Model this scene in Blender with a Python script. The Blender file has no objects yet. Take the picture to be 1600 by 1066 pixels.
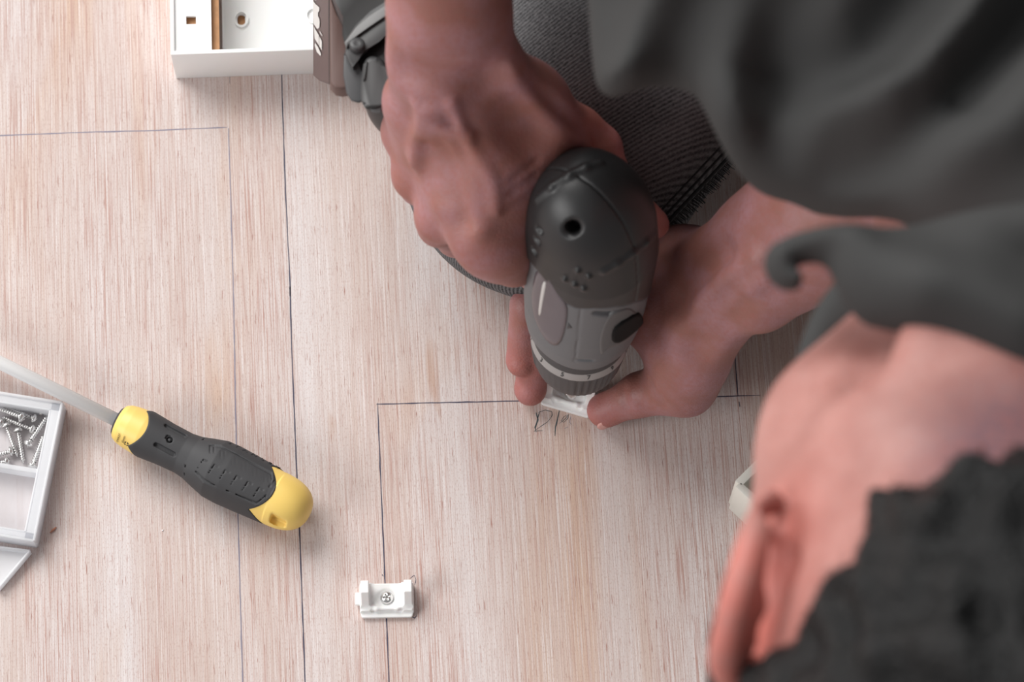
import bpy, bmesh, math, random, json
import numpy as np
from mathutils import Vector, Matrix, noise
import openvdb as vdb

random.seed(7); np.random.seed(7)
C = bpy.context.scene.collection
SC = bpy.context.scene

# ------------------------------------------------------------------ camera
F = 5000.0                       # focal length in pixels of the 1600 x 1066 frame
TILT, ROLL = math.radians(17.0), math.radians(3.0)
CH = 1.54                        # camera height above the floor
R_CAM = Matrix.Rotation(TILT, 3, 'X') @ Matrix.Rotation(ROLL, 3, 'Z')
cam_d = bpy.data.cameras.new('camera'); cam = bpy.data.objects.new('camera', cam_d); C.objects.link(cam)
cam.matrix_world = Matrix.Translation((0, 0, CH)) @ R_CAM.to_4x4()
cam_d.sensor_width = 36.0; cam_d.sensor_fit = 'HORIZONTAL'; cam_d.lens = F * 36.0 / 1600.0
cam_d.clip_start = 0.05; cam_d.clip_end = 50
cam_d.dof.use_dof = True; cam_d.dof.focus_distance = 1.575; cam_d.dof.aperture_fstop = 8.5
SC.camera = cam

def at(px, py, z):
    """point at height z that stands at photograph position (px, py)"""
    d = R_CAM @ Vector((px - 800.0, 533.0 - py, -F))
    t = (z - CH) / d.z
    return Vector((d.x * t, d.y * t, z))

# ------------------------------------------------------------------ light
w = bpy.data.worlds.new('daylight room'); SC.world = w; w.use_nodes = True
w.node_tree.nodes['Background'].inputs[0].default_value = (0.98, 0.975, 0.98, 1)
w.node_tree.nodes['Background'].inputs[1].default_value = 0.27
def area(name, loc, target, size, power, col):
    l = bpy.data.lights.new(name, 'AREA'); l.shape = 'RECTANGLE'; l.size, l.size_y = size; l.energy = power; l.color = col
    o = bpy.data.objects.new(name, l); C.objects.link(o); o.location = loc
    o.rotation_euler = (Vector(target) - Vector(loc)).to_track_quat('-Z', 'Y').to_euler(); return o
area('window_light', (-2.4, 3.1, 3.3), (0, .45, 0), (3.6, 3.0), 262, (1.0, .985, .96))
area('second_window_light', (-3.0, -1.0, 1.9), (0.0, .4, 0.1), (1.8, 1.4), 62, (1.0, .99, .98))  # fill added from the front left to lift the box front and hands
SC.view_settings.view_transform = 'Standard'; SC.view_settings.look = 'None'
SC.view_settings.gamma = 1; SC.view_settings.use_curve_mapping = False
SC.view_settings.exposure = 0.12

# ------------------------------------------------------------------ materials
def lin(c):
    return tuple(((v / 255) / 12.92 if v / 255 <= .04045 else ((v / 255 + .055) / 1.055) ** 2.4) for v in c) + (1,)
def mat(name, col=(128, 128, 128), rough=.5, metal=0., bump=None, bstr=.2, bdist=.001, var=0., vscale=200., sss=0., spec=.5, trans=0., alpha=1., tex=None):
    m = bpy.data.materials.new(name); m.use_nodes = True; nt = m.node_tree; N = nt.nodes; L = nt.links
    b = N['Principled BSDF']; b.inputs['Base Color'].default_value = lin(col)
    b.inputs['Roughness'].default_value = rough; b.inputs['Metallic'].default_value = metal
    b.inputs['Specular IOR Level'].default_value = spec
    b.inputs['Transmission Weight'].default_value = trans; b.inputs['Alpha'].default_value = alpha
    if sss:
        b.inputs['Subsurface Weight'].default_value = sss; b.inputs['Subsurface Radius'].default_value = (1, .35, .2); b.inputs['Subsurface Scale'].default_value = .004
    tc = N.new('ShaderNodeTexCoord')
    if var:
        n = N.new('ShaderNodeTexNoise'); n.inputs['Scale'].default_value = vscale; n.inputs['Detail'].default_value = 4
        L.new(tc.outputs['Object'], n.inputs['Vector'])
        hsv = N.new('ShaderNodeHueSaturation'); hsv.inputs['Color'].default_value = lin(col)
        mr = N.new('ShaderNodeMapRange'); mr.inputs['To Min'].default_value = 1 - var; mr.inputs['To Max'].default_value = 1 + var
        L.new(n.outputs['Fac'], mr.inputs['Value']); L.new(mr.outputs[0], hsv.inputs['Value']); L.new(hsv.outputs[0], b.inputs['Base Color'])
    if bump:
        n2 = N.new('ShaderNodeTexNoise'); n2.inputs['Scale'].default_value = bump; n2.inputs['Detail'].default_value = 5
        L.new(tc.outputs['Object'], n2.inputs['Vector'])
        bp = N.new('ShaderNodeBump'); bp.inputs['Strength'].default_value = bstr; bp.inputs['Distance'].default_value = bdist
        L.new(n2.outputs['Fac'], bp.inputs['Height']); L.new(bp.outputs[0], b.inputs['Normal'])
    return m

# ------------------------------------------------------------------ object helpers
def tag(o, label=None, cat=None, group=None, kind=None):
    if label: o['label'] = label
    if cat: o['category'] = cat
    if group: o['group'] = group
    if kind: o['kind'] = kind
    return o
def empty(name, M=None):
    o = bpy.data.objects.new(name, None); C.objects.link(o); o.empty_display_size = .02
    if M is not None: o.matrix_world = M
    return o
def link(name, me, m, parent=None, smooth=True):
    o = bpy.data.objects.new(name, me); C.objects.link(o)
    if m: me.materials.append(m)
    if smooth:
        me.polygons.foreach_set('use_smooth', [True] * len(me.polygons))
    if parent: o.parent = parent
    return o
def mesh_from(verts, faces, name='mesh'):
    me = bpy.data.meshes.new(name); me.from_pydata([tuple(v) for v in verts], [], [tuple(f) for f in faces]); me.update(); return me
def from_bm(name, bm, m, parent=None, smooth=True, angle=None):
    me = bpy.data.meshes.new(name)
    bmesh.ops.recalc_face_normals(bm, faces=bm.faces)
    if angle is not None:
        for e in bm.edges:
            if len(e.link_faces) == 2 and e.calc_face_angle(0) > angle: e.smooth = False
    bm.to_mesh(me); bm.free()
    return link(name, me, m, parent, smooth)
def box_bm(bm, size, loc=(0, 0, 0), bevel=0., M=None, seg=2):
    r = bmesh.ops.create_cube(bm, size=1.0); vs = r['verts']
    bmesh.ops.scale(bm, vec=size, verts=vs); bmesh.ops.translate(bm, vec=loc, verts=vs)
    if bevel:
        es = list({e for v in vs for e in v.link_edges})
        rr = bmesh.ops.bevel(bm, geom=es, offset=bevel, segments=seg, affect='EDGES', profile=.5)
        vs = list({v for f in rr['faces'] for v in f.verts} | {v for v in vs if v.is_valid})
    if M is not None: bmesh.ops.transform(bm, matrix=M, verts=vs)
    return vs
def prism_bm(bm, pts, z0, z1, bevel=0.):
    """closed prism over a 2-d outline, top edge rounded"""
    v0 = [bm.verts.new((x, y, z0)) for x, y in pts]; v1 = [bm.verts.new((x, y, z1)) for x, y in pts]
    n = len(pts); bm.faces.new(v0[::-1]); top = bm.faces.new(v1)
    for i in range(n): bm.faces.new((v0[i], v0[(i + 1) % n], v1[(i + 1) % n], v1[i]))
    if bevel:
        bmesh.ops.bevel(bm, geom=list(top.edges), offset=bevel, segments=3, affect='EDGES', profile=.5)
def lathe_bm(bm, prof, seg=48, M=None, cap=True):
    """prof: (radius, height) pairs round +Z"""
    rings = []
    for r, z in prof:
        rings.append([bm.verts.new((r * math.cos(2 * math.pi * i / seg), r * math.sin(2 * math.pi * i / seg), z)) for i in range(seg)])
    vs = [v for rg in rings for v in rg]
    for a, b in zip(rings, rings[1:]):
        for i in range(seg): bm.faces.new((a[i], a[(i + 1) % seg], b[(i + 1) % seg], b[i]))
    if cap: bm.faces.new(rings[0][::-1]); bm.faces.new(rings[-1])
    if M is not None: bmesh.ops.transform(bm, matrix=M, verts=vs)
    return vs
def tube_bm(bm, pts, r, seg=6, flat=1.0, up=Vector((0, 0, 1))):
    rings = []; pts = [Vector(p) for p in pts]
    for i, p in enumerate(pts):
        t = (pts[min(i + 1, len(pts) - 1)] - pts[max(i - 1, 0)]).normalized()
        s = t.cross(up)
        s = s.normalized() if s.length > 1e-6 else Vector((1, 0, 0)); n = s.cross(t).normalized()
        rr = r[i] if isinstance(r, (list, tuple)) else r
        rings.append([bm.verts.new(p + (s * math.cos(a) + n * math.sin(a) * flat) * rr) for a in [2 * math.pi * k / seg for k in range(seg)]])
    for a, b in zip(rings, rings[1:]):
        for i in range(seg): bm.faces.new((a[i], a[(i + 1) % seg], b[(i + 1) % seg], b[i]))
    bm.faces.new(rings[0][::-1]); bm.faces.new(rings[-1])

# ------------------------------------------------------------------ implicit surfaces: many soft-blended shapes grown into ONE continuous mesh
class Sdf:
    def __init__(s): s.p = []
    def cap(s, a, b, ra, rb=None, k=.01, op='+'):
        a = np.array(a, np.float32); b = np.array(b, np.float32); rb = ra if rb is None else rb
        s.p.append(('c', (a, b, np.float32(ra), np.float32(rb)), op, k, (a + b) / 2, float(np.linalg.norm(b - a)) / 2 + max(ra, rb))); return s
    def chain(s, pts, rs, k=.01, op='+'):
        for i in range(len(pts) - 1): s.cap(pts[i], pts[i + 1], rs[i], rs[i + 1], k, op)
        return s
    def curve(s, pts, rs, k=.01, op='+'):
        """one even tube through several points"""
        Q = [(np.array(a, np.float32), np.array(b, np.float32), np.float32(ra), np.float32(rb)) for a, b, ra, rb in zip(pts, pts[1:], rs, rs[1:])]
        def f(P):
            best = np.full(len(P), 1e3, np.float32)
            for a, b, ra, rb in Q:
                ab = b - a; pa = P - a; t = np.clip((pa @ ab) / max(float(ab @ ab), 1e-12), 0, 1); x = pa - t[:, None] * ab
                best = np.minimum(best, np.sqrt(np.einsum('ij,ij->i', x, x)) - (ra + t * (rb - ra)))
            return best
        A = np.array([list(p) for p in pts], np.float32); c = A.mean(0)
        s.p.append(('f', f, op, k, c, float(np.linalg.norm(A - c, axis=1).max()) + max(rs))); return s
    def ell(s, c, r, M=None, k=.01, op='+'):
        c = np.array(c, np.float32); r = np.array(r, np.float32)
        M = np.eye(3, dtype=np.float32) if M is None else np.array(M, np.float32)      # columns: axes
        s.p.append(('e', (c, r, M), op, k, c, float(r.max()))); return s
    def fun(s, f, op='+', k=0., c=(0, 0, 0), rad=1e9):
        s.p.append(('f', f, op, k, np.array(c, np.float32), rad)); return s
    def ev(s, P, idx=None):
        d = np.full(len(P), 1e3, np.float32)
        for i in (range(len(s.p)) if idx is None else idx):
            kind, q, op, k, _, _ = s.p[i]
            if kind == 'c':
                a, b, ra, rb = q; ab = b - a; pa = P - a
                t = np.clip((pa @ ab) / max(float(ab @ ab), 1e-12), 0, 1)
                x = pa - t[:, None] * ab; e = np.sqrt(np.einsum('ij,ij->i', x, x)) - (ra + t * (rb - ra))
            elif kind == 'e':
                c, r, M = q; x = (P - c) @ M
                k0 = np.sqrt(((x / r) ** 2).sum(1)); k1 = np.sqrt(((x / (r * r)) ** 2).sum(1)); e = k0 * (k0 - 1) / np.maximum(k1, 1e-6)
            else: e = q(P)
            if op == '-': 
                e = -e; h = np.maximum(k - np.abs(d - e), 0) / max(k, 1e-9); d = np.maximum(d, e) + h * h * k * .25
            elif op == '&':
                h = np.maximum(k - np.abs(d - e), 0) / max(k, 1e-9); d = np.maximum(d, e) + h * h * k * .25
            elif op == 'x': d = d + e                       # plain displacement
            else:
                h = np.maximum(k - np.abs(d - e), 0) / max(k, 1e-9); d = np.minimum(d, e) - h * h * k * .25
        return d.astype(np.float32)
    def mesh(s, vs, lo, hi, name='mesh', B=32):
        g = vdb.FloatGrid(10.0); g.transform = vdb.createLinearTransform(voxelSize=vs)
        n0 = [int(math.floor(l / vs / B)) for l in lo]; n1 = [int(math.ceil(h / vs / B)) for h in hi]
        ii = np.array([(i, j, k) for i in range(n0[0], n1[0]) for j in range(n0[1], n1[1]) for k in range(n0[2], n1[2])])
        cen = ((ii + .5) * B * vs).astype(np.float32); cd = s.ev(cen); half = B * vs * .8661 
        ax = np.arange(B, dtype=np.float32); gx, gy, gz = np.meshgrid(ax, ax, ax, indexing='ij')
        loc = np.stack([gx.ravel(), gy.ravel(), gz.ravel()], 1) * vs
        for (i, j, k), c, d in zip(ii.tolist(), cen, cd):
            o = (i * B, j * B, k * B)
            if d > half * 1.5 + .004: continue
            if d < -half * 1.5 - .004:
                g.fill(o, (o[0] + B - 1, o[1] + B - 1, o[2] + B - 1), -10.0, True); continue
            idx = [q for q, pr in enumerate(s.p) if pr[2] in '&x' or float(np.linalg.norm(pr[4] - c)) - pr[5] < half + pr[3] + 4 * vs]
            v = s.ev(loc + np.array(o, np.float32) * vs, idx).reshape(B, B, B)
            g.copyFromArray(np.clip(v, -5, 5), ijk=o)
        pts, quads = g.convertToQuads(isovalue=0.0)
        me = bpy.data.meshes.new(name); me.vertices.add(len(pts)); me.vertices.foreach_set('co', pts.astype(np.float32).ravel())
        q = quads[:, ::-1].astype(np.int32); nq = len(q)
        me.loops.add(nq * 4); me.loops.foreach_set('vertex_index', q.ravel()); me.polygons.add(nq)
        me.polygons.foreach_set('loop_start', np.arange(0, nq * 4, 4, dtype=np.int32)); me.update(calc_edges=True); me.validate()
        return me
def per_column(fn, P):
    """evaluates a function of x, y once per column of a 32-cell block"""
    if len(P) == 32768: return np.repeat(fn(P.reshape(1024, 32, 3)[:, 0, :2]), 32)
    return fn(P[:, :2])
def poly_dist(P2, poly):
    """signed distance to a closed 2-d outline, negative inside"""
    poly = np.array(poly, np.float32); d = np.full(len(P2), 1e9, np.float32); sgn = np.ones(len(P2), bool)
    n = len(poly)
    for i in range(n):
        a = poly[i]; b = poly[(i + 1) % n]; ab = b - a; pa = P2 - a
        t = np.clip((pa @ ab) / max(float(ab @ ab), 1e-12), 0, 1); x = pa - t[:, None] * ab
        d = np.minimum(d, (x * x).sum(1))
        c = ((a[1] <= P2[:, 1]) != (b[1] <= P2[:, 1]))
        with np.errstate(divide='ignore', invalid='ignore'):
            xi = a[0] + (P2[:, 1] - a[1]) / (b[1] - a[1]) * ab[0]
        sgn ^= (c & (P2[:, 0] < xi))
    return np.where(sgn, 1, -1) * np.sqrt(d)
def seg_dist(P2, pts):
    d = np.full(len(P2), 1e9, np.float32)
    for a, b in zip(pts, pts[1:]):
        a = np.array(a, np.float32); b = np.array(b, np.float32); ab = b - a; pa = P2 - a
        t = np.clip((pa @ ab) / max(float(ab @ ab), 1e-12), 0, 1); x = pa - t[:, None] * ab
        d = np.minimum(d, (x * x).sum(1))
    return np.sqrt(d)
def smooth_poly(pts, it=2):
    """rounds the corners of a closed outline (Chaikin)"""
    for _ in range(it):
        q = []
        for i in range(len(pts)):
            a, b = np.array(pts[i]), np.array(pts[(i + 1) % len(pts)]); q += [tuple(a * .75 + b * .25), tuple(a * .25 + b * .75)]
        pts = q
    return pts
def text_bm(bm, body, size, extrude, xf, spacing=1.0, bold=0.):
    """lettering as mesh, each vertex placed by xf(x, y, z)"""
    cu = bpy.data.curves.new('lettering', 'FONT'); cu.body = body; cu.size = size; cu.extrude = extrude; cu.align_x = 'CENTER'; cu.align_y = 'CENTER'
    cu.space_character = spacing; cu.offset = bold; cu.resolution_u = 3
    o = bpy.data.objects.new('lettering', cu); C.objects.link(o)
    dg = bpy.context.evaluated_depsgraph_get(); dg.update(); me = bpy.data.meshes.new_from_object(o.evaluated_get(dg))
    n0 = len(bm.verts); bm.from_mesh(me); bm.verts.ensure_lookup_table()
    for v in bm.verts[n0:]: v.co = Vector(xf(*v.co))
    bpy.data.objects.remove(o); bpy.data.meshes.remove(me)
# ------------------------------------------------------------------ floor (wooden board) with its pencil marks
g0 = at(440, 130, 0); g1 = at(478, 1066, 0); GA = math.atan2(g1.x - g0.x, -(g1.y - g0.y))   # grain direction
def wood():
    m = bpy.data.materials.new('pale wood'); m.use_nodes = True; N = m.node_tree.nodes; L = m.node_tree.links
    b = N['Principled BSDF']; b.inputs['Roughness'].default_value = .55; b.inputs['Specular IOR Level'].default_value = .35
    tc = N.new('ShaderNodeTexCoord'); rot = N.new('ShaderNodeMapping'); rot.inputs['Rotation'].default_value = (0, 0, -GA)
    L.new(tc.outputs['Object'], rot.inputs['Vector'])
    def nz(sx, sy, detail=3, dist=0., off=0, rough=.5):
        mp = N.new('ShaderNodeMapping'); mp.inputs['Scale'].default_value = (sx, sy, 1); mp.inputs['Location'].default_value = (off, off * 1.7, off)
        L.new(rot.outputs[0], mp.inputs['Vector'])
        n = N.new('ShaderNodeTexNoise'); n.inputs['Scale'].default_value = 1; n.inputs['Detail'].default_value = detail; n.inputs['Distortion'].default_value = dist
        n.inputs['Roughness'].default_value = rough
        L.new(mp.outputs[0], n.inputs['Vector']); return n.outputs['Fac']
    def ramp(v, stops):
        r = N.new('ShaderNodeValToRGB'); L.new(v, r.inputs[0]); e = r.color_ramp.elements
        while len(e) < len(stops): e.new(.5)
        for el, (p, c) in zip(e, stops): el.position = p; el.color = c if len(c) == 4 else lin(c)
        return r.outputs[0]
    def mix(f, a, c, mode='MIX'):
        x = N.new('ShaderNodeMix'); x.data_type = 'RGBA'; x.blend_type = mode
        if isinstance(f, float): x.inputs[0].default_value = f
        else: L.new(f, x.inputs[0])
        for s, q in ((6, a), (7, c)):
            if isinstance(q, tuple): x.inputs[s].default_value = q
            else: L.new(q, x.inputs[s])
        return x.outputs[2]
    # broad bands across the board, each its own tone
    base = ramp(nz(26, 1.6, 4, .3, 3), [(.28, (199, 178, 168)), (.5, (209, 195, 190)), (.68, (217, 209, 208))])
    warm = ramp(nz(16, 3.5, 3, .8, 9), [(.52, (0, 0, 0, 1)), (.72, (1, 1, 1, 1))])
    base = mix(warm, base, lin((205, 177, 159)))
    # fine fibres
    fib = ramp(nz(1500, 20, 4, .15, 5, .65), [(.40, (1, 1, 1, 1)), (.47, (.35, .35, .35, 1)), (.57, (0, 0, 0, 1))])
    zone = ramp(nz(34, 2.6, 3, .4, 21), [(.35, (.15, .15, .15, 1)), (.62, (1, 1, 1, 1))])
    fz = mix(1., fib, zone, 'MULTIPLY')
    col = mix(fz, base, lin((184, 148, 138)))
    pale = ramp(nz(1200, 13, 4, .15, 31, .65), [(.50, (0, 0, 0, 1)), (.68, (.7, .7, .7, 1))])
    col = mix(pale, col, lin((228, 221, 220)))
    pore = ramp(nz(1900, 90, 3, 0, 41), [(.29, (1, 1, 1, 1)), (.36, (0, 0, 0, 1))])
    col = mix(pore, col, lin((158, 110, 98)))
    gr = ramp(nz(2200, 700, 2, 0, 51), [(.30, (1, 1, 1, 1)), (.46, (0, 0, 0, 1))]); hf = N.new('ShaderNodeMath'); hf.operation = 'MULTIPLY'; hf.inputs[1].default_value = .5
    L.new(gr, hf.inputs[0]); col = mix(hf.outputs[0], col, lin((176, 140, 128)))
    # the odd orange-brown fleck
    fleck = ramp(nz(42, 13, 2, .5, 77), [(.71, (0, 0, 0, 1)), (.80, (.55, .55, .55, 1))])
    col = mix(fleck, col, lin((178, 128, 92)))
    L.new(col, b.inputs['Base Color'])
    bp = N.new('ShaderNodeBump'); bp.inputs['Strength'].default_value = .25; bp.inputs['Distance'].default_value = .0004
    L.new(fib, bp.inputs['Height']); L.new(bp.outputs[0], b.inputs['Normal'])
    return m
bm = bmesh.new(); box_bm(bm, (5, 5, .03), (0, .5, -.015))
floor = from_bm('floor', bm, wood(), smooth=False); tag(floor, kind='structure')

pencil = mat('graphite', (66, 64, 84), .45); pencil_faint = mat('faint graphite', (138, 132, 146), .5)
ink = mat('dark pencil', (70, 84, 88), .5)
def stroke(px_pts, wpx, m, name='pencil_line', wob=.0, step=14, z=.00006):
    """a flat graphite strip lying on the board"""
    P = []
    for (a, b) in zip(px_pts, px_pts[1:]):
        n = max(1, int(math.hypot(b[0] - a[0], b[1] - a[1]) / step))
        P += [(a[0] + (b[0] - a[0]) * i / n + random.uniform(-wob, wob), a[1] + (b[1] - a[1]) * i / n + random.uniform(-wob, wob)) for i in range(n)]
    P.append(px_pts[-1]); W = [at(x, y, z) for x, y in P]; vs = []; fs = []
    for i, p in enumerate(W):
        t = (W[min(i + 1, len(W) - 1)] - W[max(i - 1, 0)]).normalized(); s = Vector((-t.y, t.x, 0)); hw = wpx / 3100 / 2 * random.uniform(.65, 1.25)
        if i in (0, len(W) - 1): hw *= .5
        vs += [p + s * hw, p - s * hw]
        if i: fs.append((2 * i - 2, 2 * i - 1, 2 * i + 1, 2 * i))
    o = link(name, mesh_from(vs, fs, name), m, floor, False); return o
stroke([(438, -30), (440, 120), (446, 300), (453, 440), (455, 520), (462, 700), (470, 880), (478, 1100)], 1.9, pencil, wob=.25)
stroke([(453, 448), (453, 463)], 3.6, pencil)
stroke([(357, 200), (361, 330), (365, 470), (368, 640), (373, 850), (380, 1100)], 2.0, pencil_faint, wob=.25)
stroke([(-20, 213), (120, 207), (240, 204), (355, 199)], 2.0, pencil_faint, wob=.25)
stroke([(588, 632), (700, 629), (850, 626), (1040, 622), (1188, 618)], 1.9, pencil, wob=.25)
stroke([(590, 630), (594, 730), (599, 850), (603, 940), (609, 1100)], 1.9, pencil, wob=.25)
stroke([(1147, 538), (1150, 580), (1153, 619)], 1.9, pencil); stroke([(1155, 628), (1156, 636)], 2.6, pencil)
# handwriting next to the clip
stroke([(838, 645), (841, 656), (836, 671)], 1.6, ink, 'pencil_letter', .4, 5)
stroke([(843, 643), (840, 655), (836, 668), (838, 676)], 1.2, ink, 'pencil_letter', .3, 5)
stroke([(840, 645), (852, 641), (862, 643), (863, 649), (856, 659), (844, 667), (834, 674), (848, 673)], .9, ink, 'pencil_letter', .2, 4)
stroke([(874, 641), (871, 655), (868, 668), (867, 681)], 1.7, ink, 'pencil_letter', .2, 5)
stroke([(888, 648), (881, 651), (877, 658), (881, 660), (887, 654), (889, 647), (883, 655), (874, 662)], .9, ink, 'pencil_letter', .2, 3)
stroke([(882, 670), (888, 667)], .8, pencil_faint, 'pencil_letter', .2, 3)
stroke([(892, 650), (890, 660), (893, 664)], .8, pencil_faint, 'pencil_letter', .2, 3)
stroke([(597, 898), (599, 901)], 3, pencil, 'pencil_dot'); stroke([(641, 904), (647, 899), (650, 906), (648, 914)], .9, pencil, 'pencil_letter', .2, 3)
stroke([(642, 964), (648, 966), (651, 962)], 1.6, pencil, 'pencil_letter', .2, 3)
stroke([(359, 120), (359, 131)], 1.2, pencil, 'pencil_dot')

# wood splinter
bm = bmesh.new(); tube_bm(bm, [at(78, 833, .0006), at(83, 828, .0009), at(88, 824, .0006)], [.0002, .0006, .0003], 6)
tag(from_bm('wood_splinter', bm, mat('splinter', (190, 130, 105))), 'tiny reddish wood splinter lying right of the plastic screw case', 'splinter')
bm = bmesh.new(); box_bm(bm, (.0007, .0006, .0005), at(254, 829, .00025), .0001)
tag(from_bm('plastic_crumb', bm, mat('crumb', (245, 245, 248))), 'tiny white crumb on the board below the screwdriver', 'crumb')
# ------------------------------------------------------------------ screwdriver
def frame_px(o, xp, z=0.0):
    """local frame: origin at o, x towards xp, z up"""
    x = (xp - o); x.z = 0; x.normalize(); zz = Vector((0, 0, 1)); y = zz.cross(x)
    return Matrix(((x.x, y.x, 0, o.x), (x.y, y.y, 0, o.y), (0, 0, 1, o.z), (0, 0, 0, 1)))
SDR = .0151; K = 1 / 3135.0
SD = frame_px(at(187, 659, SDR), at(187 + 290, 659 + 143, SDR))
drv = empty('screwdriver', SD); tag(drv, 'yellow and black screwdriver with a pale steel shank lying on the board', 'screwdriver')
prof = [(0, 27), (8, 31.5), (20, 34), (42, 36), (60, 34.6), (80, 32.8), (112, 31.8), (128, 34), (145, 39.5), (167, 46), (190, 47.2), (225, 45.6), (263, 43.2), (289, 42), (303, 39.5), (315, 34.5)]
ps = np.array([p[0] for p in prof], np.float32) * K; pr = np.array([p[1] for p in prof], np.float32) * K
def handle_r(x): return np.interp(x, ps, pr)
def handle_sdf(s, off=0.):
    # body of revolution, faceted a little between the bulge and the cap
    def f(P):
        rad = np.hypot(P[:, 1], P[:, 2]); ph = np.arctan2(P[:, 1], P[:, 2])
        fac = np.clip((P[:, 0] - .043) / .015, 0, 1) * np.clip((.1 - P[:, 0]) / .02, 0, 1)
        r = handle_r(P[:, 0]) + off - fac * .0009 * (1 - np.cos(4 * (ph + .45))) * .5
        dx = np.maximum(-P[:, 0] - off, 0); e = (rad - r) * .93
        d = np.maximum(e, -P[:, 0] - off)
        # domed end
        q = np.maximum(P[:, 0] - .098, 0); R = .0076
        endr = handle_r(np.minimum(P[:, 0], .0965)) + off
        de = (((np.maximum(P[:, 0] - .0862, 0) / .0193) ** 2.5 + (rad / .0137) ** 2.5) ** (1 / 2.5) - 1) * .0125 - off
        return np.where(P[:, 0] > .0862, de, d)
    s.fun(f)
yel = mat('yellow plastic', (245, 210, 116), .42, var=.02, vscale=60, bump=1500, bstr=.05, bdist=.0002)
blk = mat('black rubber grip', (62, 62, 64), .62, bump=2500, bstr=.12, bdist=.0002, spec=.4)
shankm = mat('satin steel shank', (252, 252, 252), .28, metal=.0, spec=.8, bump=900, bstr=.03)
s = Sdf(); handle_sdf(s)
# slot through the cap for hanging
c = (.0875, -.0118, .0045)
def slot(P):
    q = np.abs(P - np.array((.0942, -.0108, .0088), np.float32)) - np.array((.0032, .0009, .006), np.float32)
    return np.sqrt((np.maximum(q, 0) ** 2).sum(1)) + np.minimum(q.max(1), 0) - .0008
s.fun(slot, '-', .0008)
def grip_cut(P):
    ph = np.arctan2(P[:, 1], P[:, 2]); wv = np.abs(np.cos(1.5 * (ph + .05)))
    x0 = (33 + 17 * wv) * K; x1 = (247 + 26 * wv) * K
    return np.maximum(x0 - P[:, 0], P[:, 0] - x1)
def under_grip(P): return np.maximum(grip_cut(P) + .0006, handle_r(P[:, 0]) - .0026 - np.hypot(P[:, 1], P[:, 2]))     # the core is thinner where the rubber covers it
s.fun(under_grip, '-', .0002)
core = link('handle_core', s.mesh(.00042, (-.001, -.0165, -.0165), (.107, .0165, .0165)), yel, drv)
s = Sdf(); handle_sdf(s, .00045)
s.fun(grip_cut, '&', .0006)
def surf(sp, n, off=0.):
    """point on the upper side of the handle at sp (px along) and n (px across)"""
    x = sp * K; y = n * K; r = float(handle_r(x)) + off; y = max(-r * .97, min(r * .97, y)); return (x, y, math.sqrt(r * r - y * y) - .0004)
def groove(pts, r=.00028, op='-'):
    for a, b in zip(pts, pts[1:]): s.cap(surf(*a, off=.0004), surf(*b, off=.0004), r, r, .0003, op)
def px2sn(x, y):
    dx, dy = x - 187, y - 659; return (dx * .897 + dy * .442, dx * .442 - dy * .897)
# frame of the thumb panel
fr = [(150, 22), (165, 27), (255, 24), (262, 15), (264, -13), (256, -26), (168, -30), (150, -24)]
for a, b in zip(fr, fr[1:]):
    groove([a, b], .00045)
    groove([(a[0], a[1] * 1.13), (b[0], b[1] * 1.13)], .0004, '+')
for i in range(6):
    a = px2sn(331 + 17.0 * i, 706 + 9.2 * i); b = px2sn(331 + 17 * i + 1, 706 + 9.2 * i + 13); c2 = px2sn(331 + 17.0 * i + 6, 705 + 9.2 * i); d2 = px2sn(331 + 17 * i + 7, 705 + 9.2 * i + 14)
    groove([b, a, c2, d2], .00027)
    a = px2sn(314 + 17.3 * i, 742 + 8.8 * i); b = px2sn(314 + 17.3 * i + 8, 742 + 8.8 * i - 12); c2 = px2sn(314 + 17.3 * i + 14, 742 + 8.8 * i - 9)
    groove([a, b, c2], .00030)
for (x0, y0, x1, y1) in ((262, 673, 290, 688), (248, 704, 275, 718)):
    a = px2sn(x0, y0); b = px2sn(x1, y1); s.cap(surf(*a, off=.0004), surf(*b, off=.0004), .0012, .0012, .0003, '-')
groove([px2sn(318, 694), px2sn(327, 686)], .00035); groove([px2sn(294, 735), px2sn(292, 748)], .00035)
s.cap(surf(*px2sn(268, 696), off=.0001), surf(*px2sn(268.5, 696.5), off=.0001), .0016, .0016, .0003, '-')
s.cap(surf(*px2sn(268, 696), off=-.0002), surf(*px2sn(268.5, 696.5), off=-.0002), .0009, .0009, .0002, '+')
groove([px2sn(262, 694), px2sn(265, 690), px2sn(269, 691)], .0004)
grip = link('grip', s.mesh(.00036, (.008, -.0165, -.0165), (.09, .0165, .0165)), blk, drv)
def on_handle(s0, n0, ang):
    ca, sa = math.cos(ang), math.sin(ang)
    def xf(x, y, z):
        X = x * ca - y * sa; Y = x * sa + y * ca; r = float(handle_r(s0 * K + X))
        ph0 = math.asin(max(-1, min(1, n0 * K / r))); ph = ph0 + Y / r
        return ((s0 * K + X), (r + .0005 + z) * math.sin(ph), (r + .0005 + z) * math.cos(ph))
    return xf
bm = bmesh.new(); text_bm(bm, 'STANLEY', .0042, .00018, on_handle(214, 40.5, 0), 1.9)
from_bm('embossed_lettering', bm, blk, grip, False)
bm = bmesh.new(); text_bm(bm, '65mm', .0016, .00004, on_handle(24, -26, math.pi / 2), 1.0); text_bm(bm, 'STANLEY', .0014, .00004, on_handle(15, -27, math.pi / 2), 1.0)
M2 = on_handle(30, -30, 0)
dk = mat('black print', (40, 38, 30), .5)
for sx in (-1, 1):
    for sy in (-1, 1):
        q = [(sx * .0003, sy * .0003), (sx * .0016, sy * .0003), (sx * .0003, sy * .0015)]
        bm.faces.new([bm.verts.new(M2(x, y, -.0004)) for x, y in q])
from_bm('printed_mark', bm, dk, core, False)
bm = bmesh.new(); R0 = Matrix.Rotation(math.pi / 2, 4, 'Y')
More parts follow.
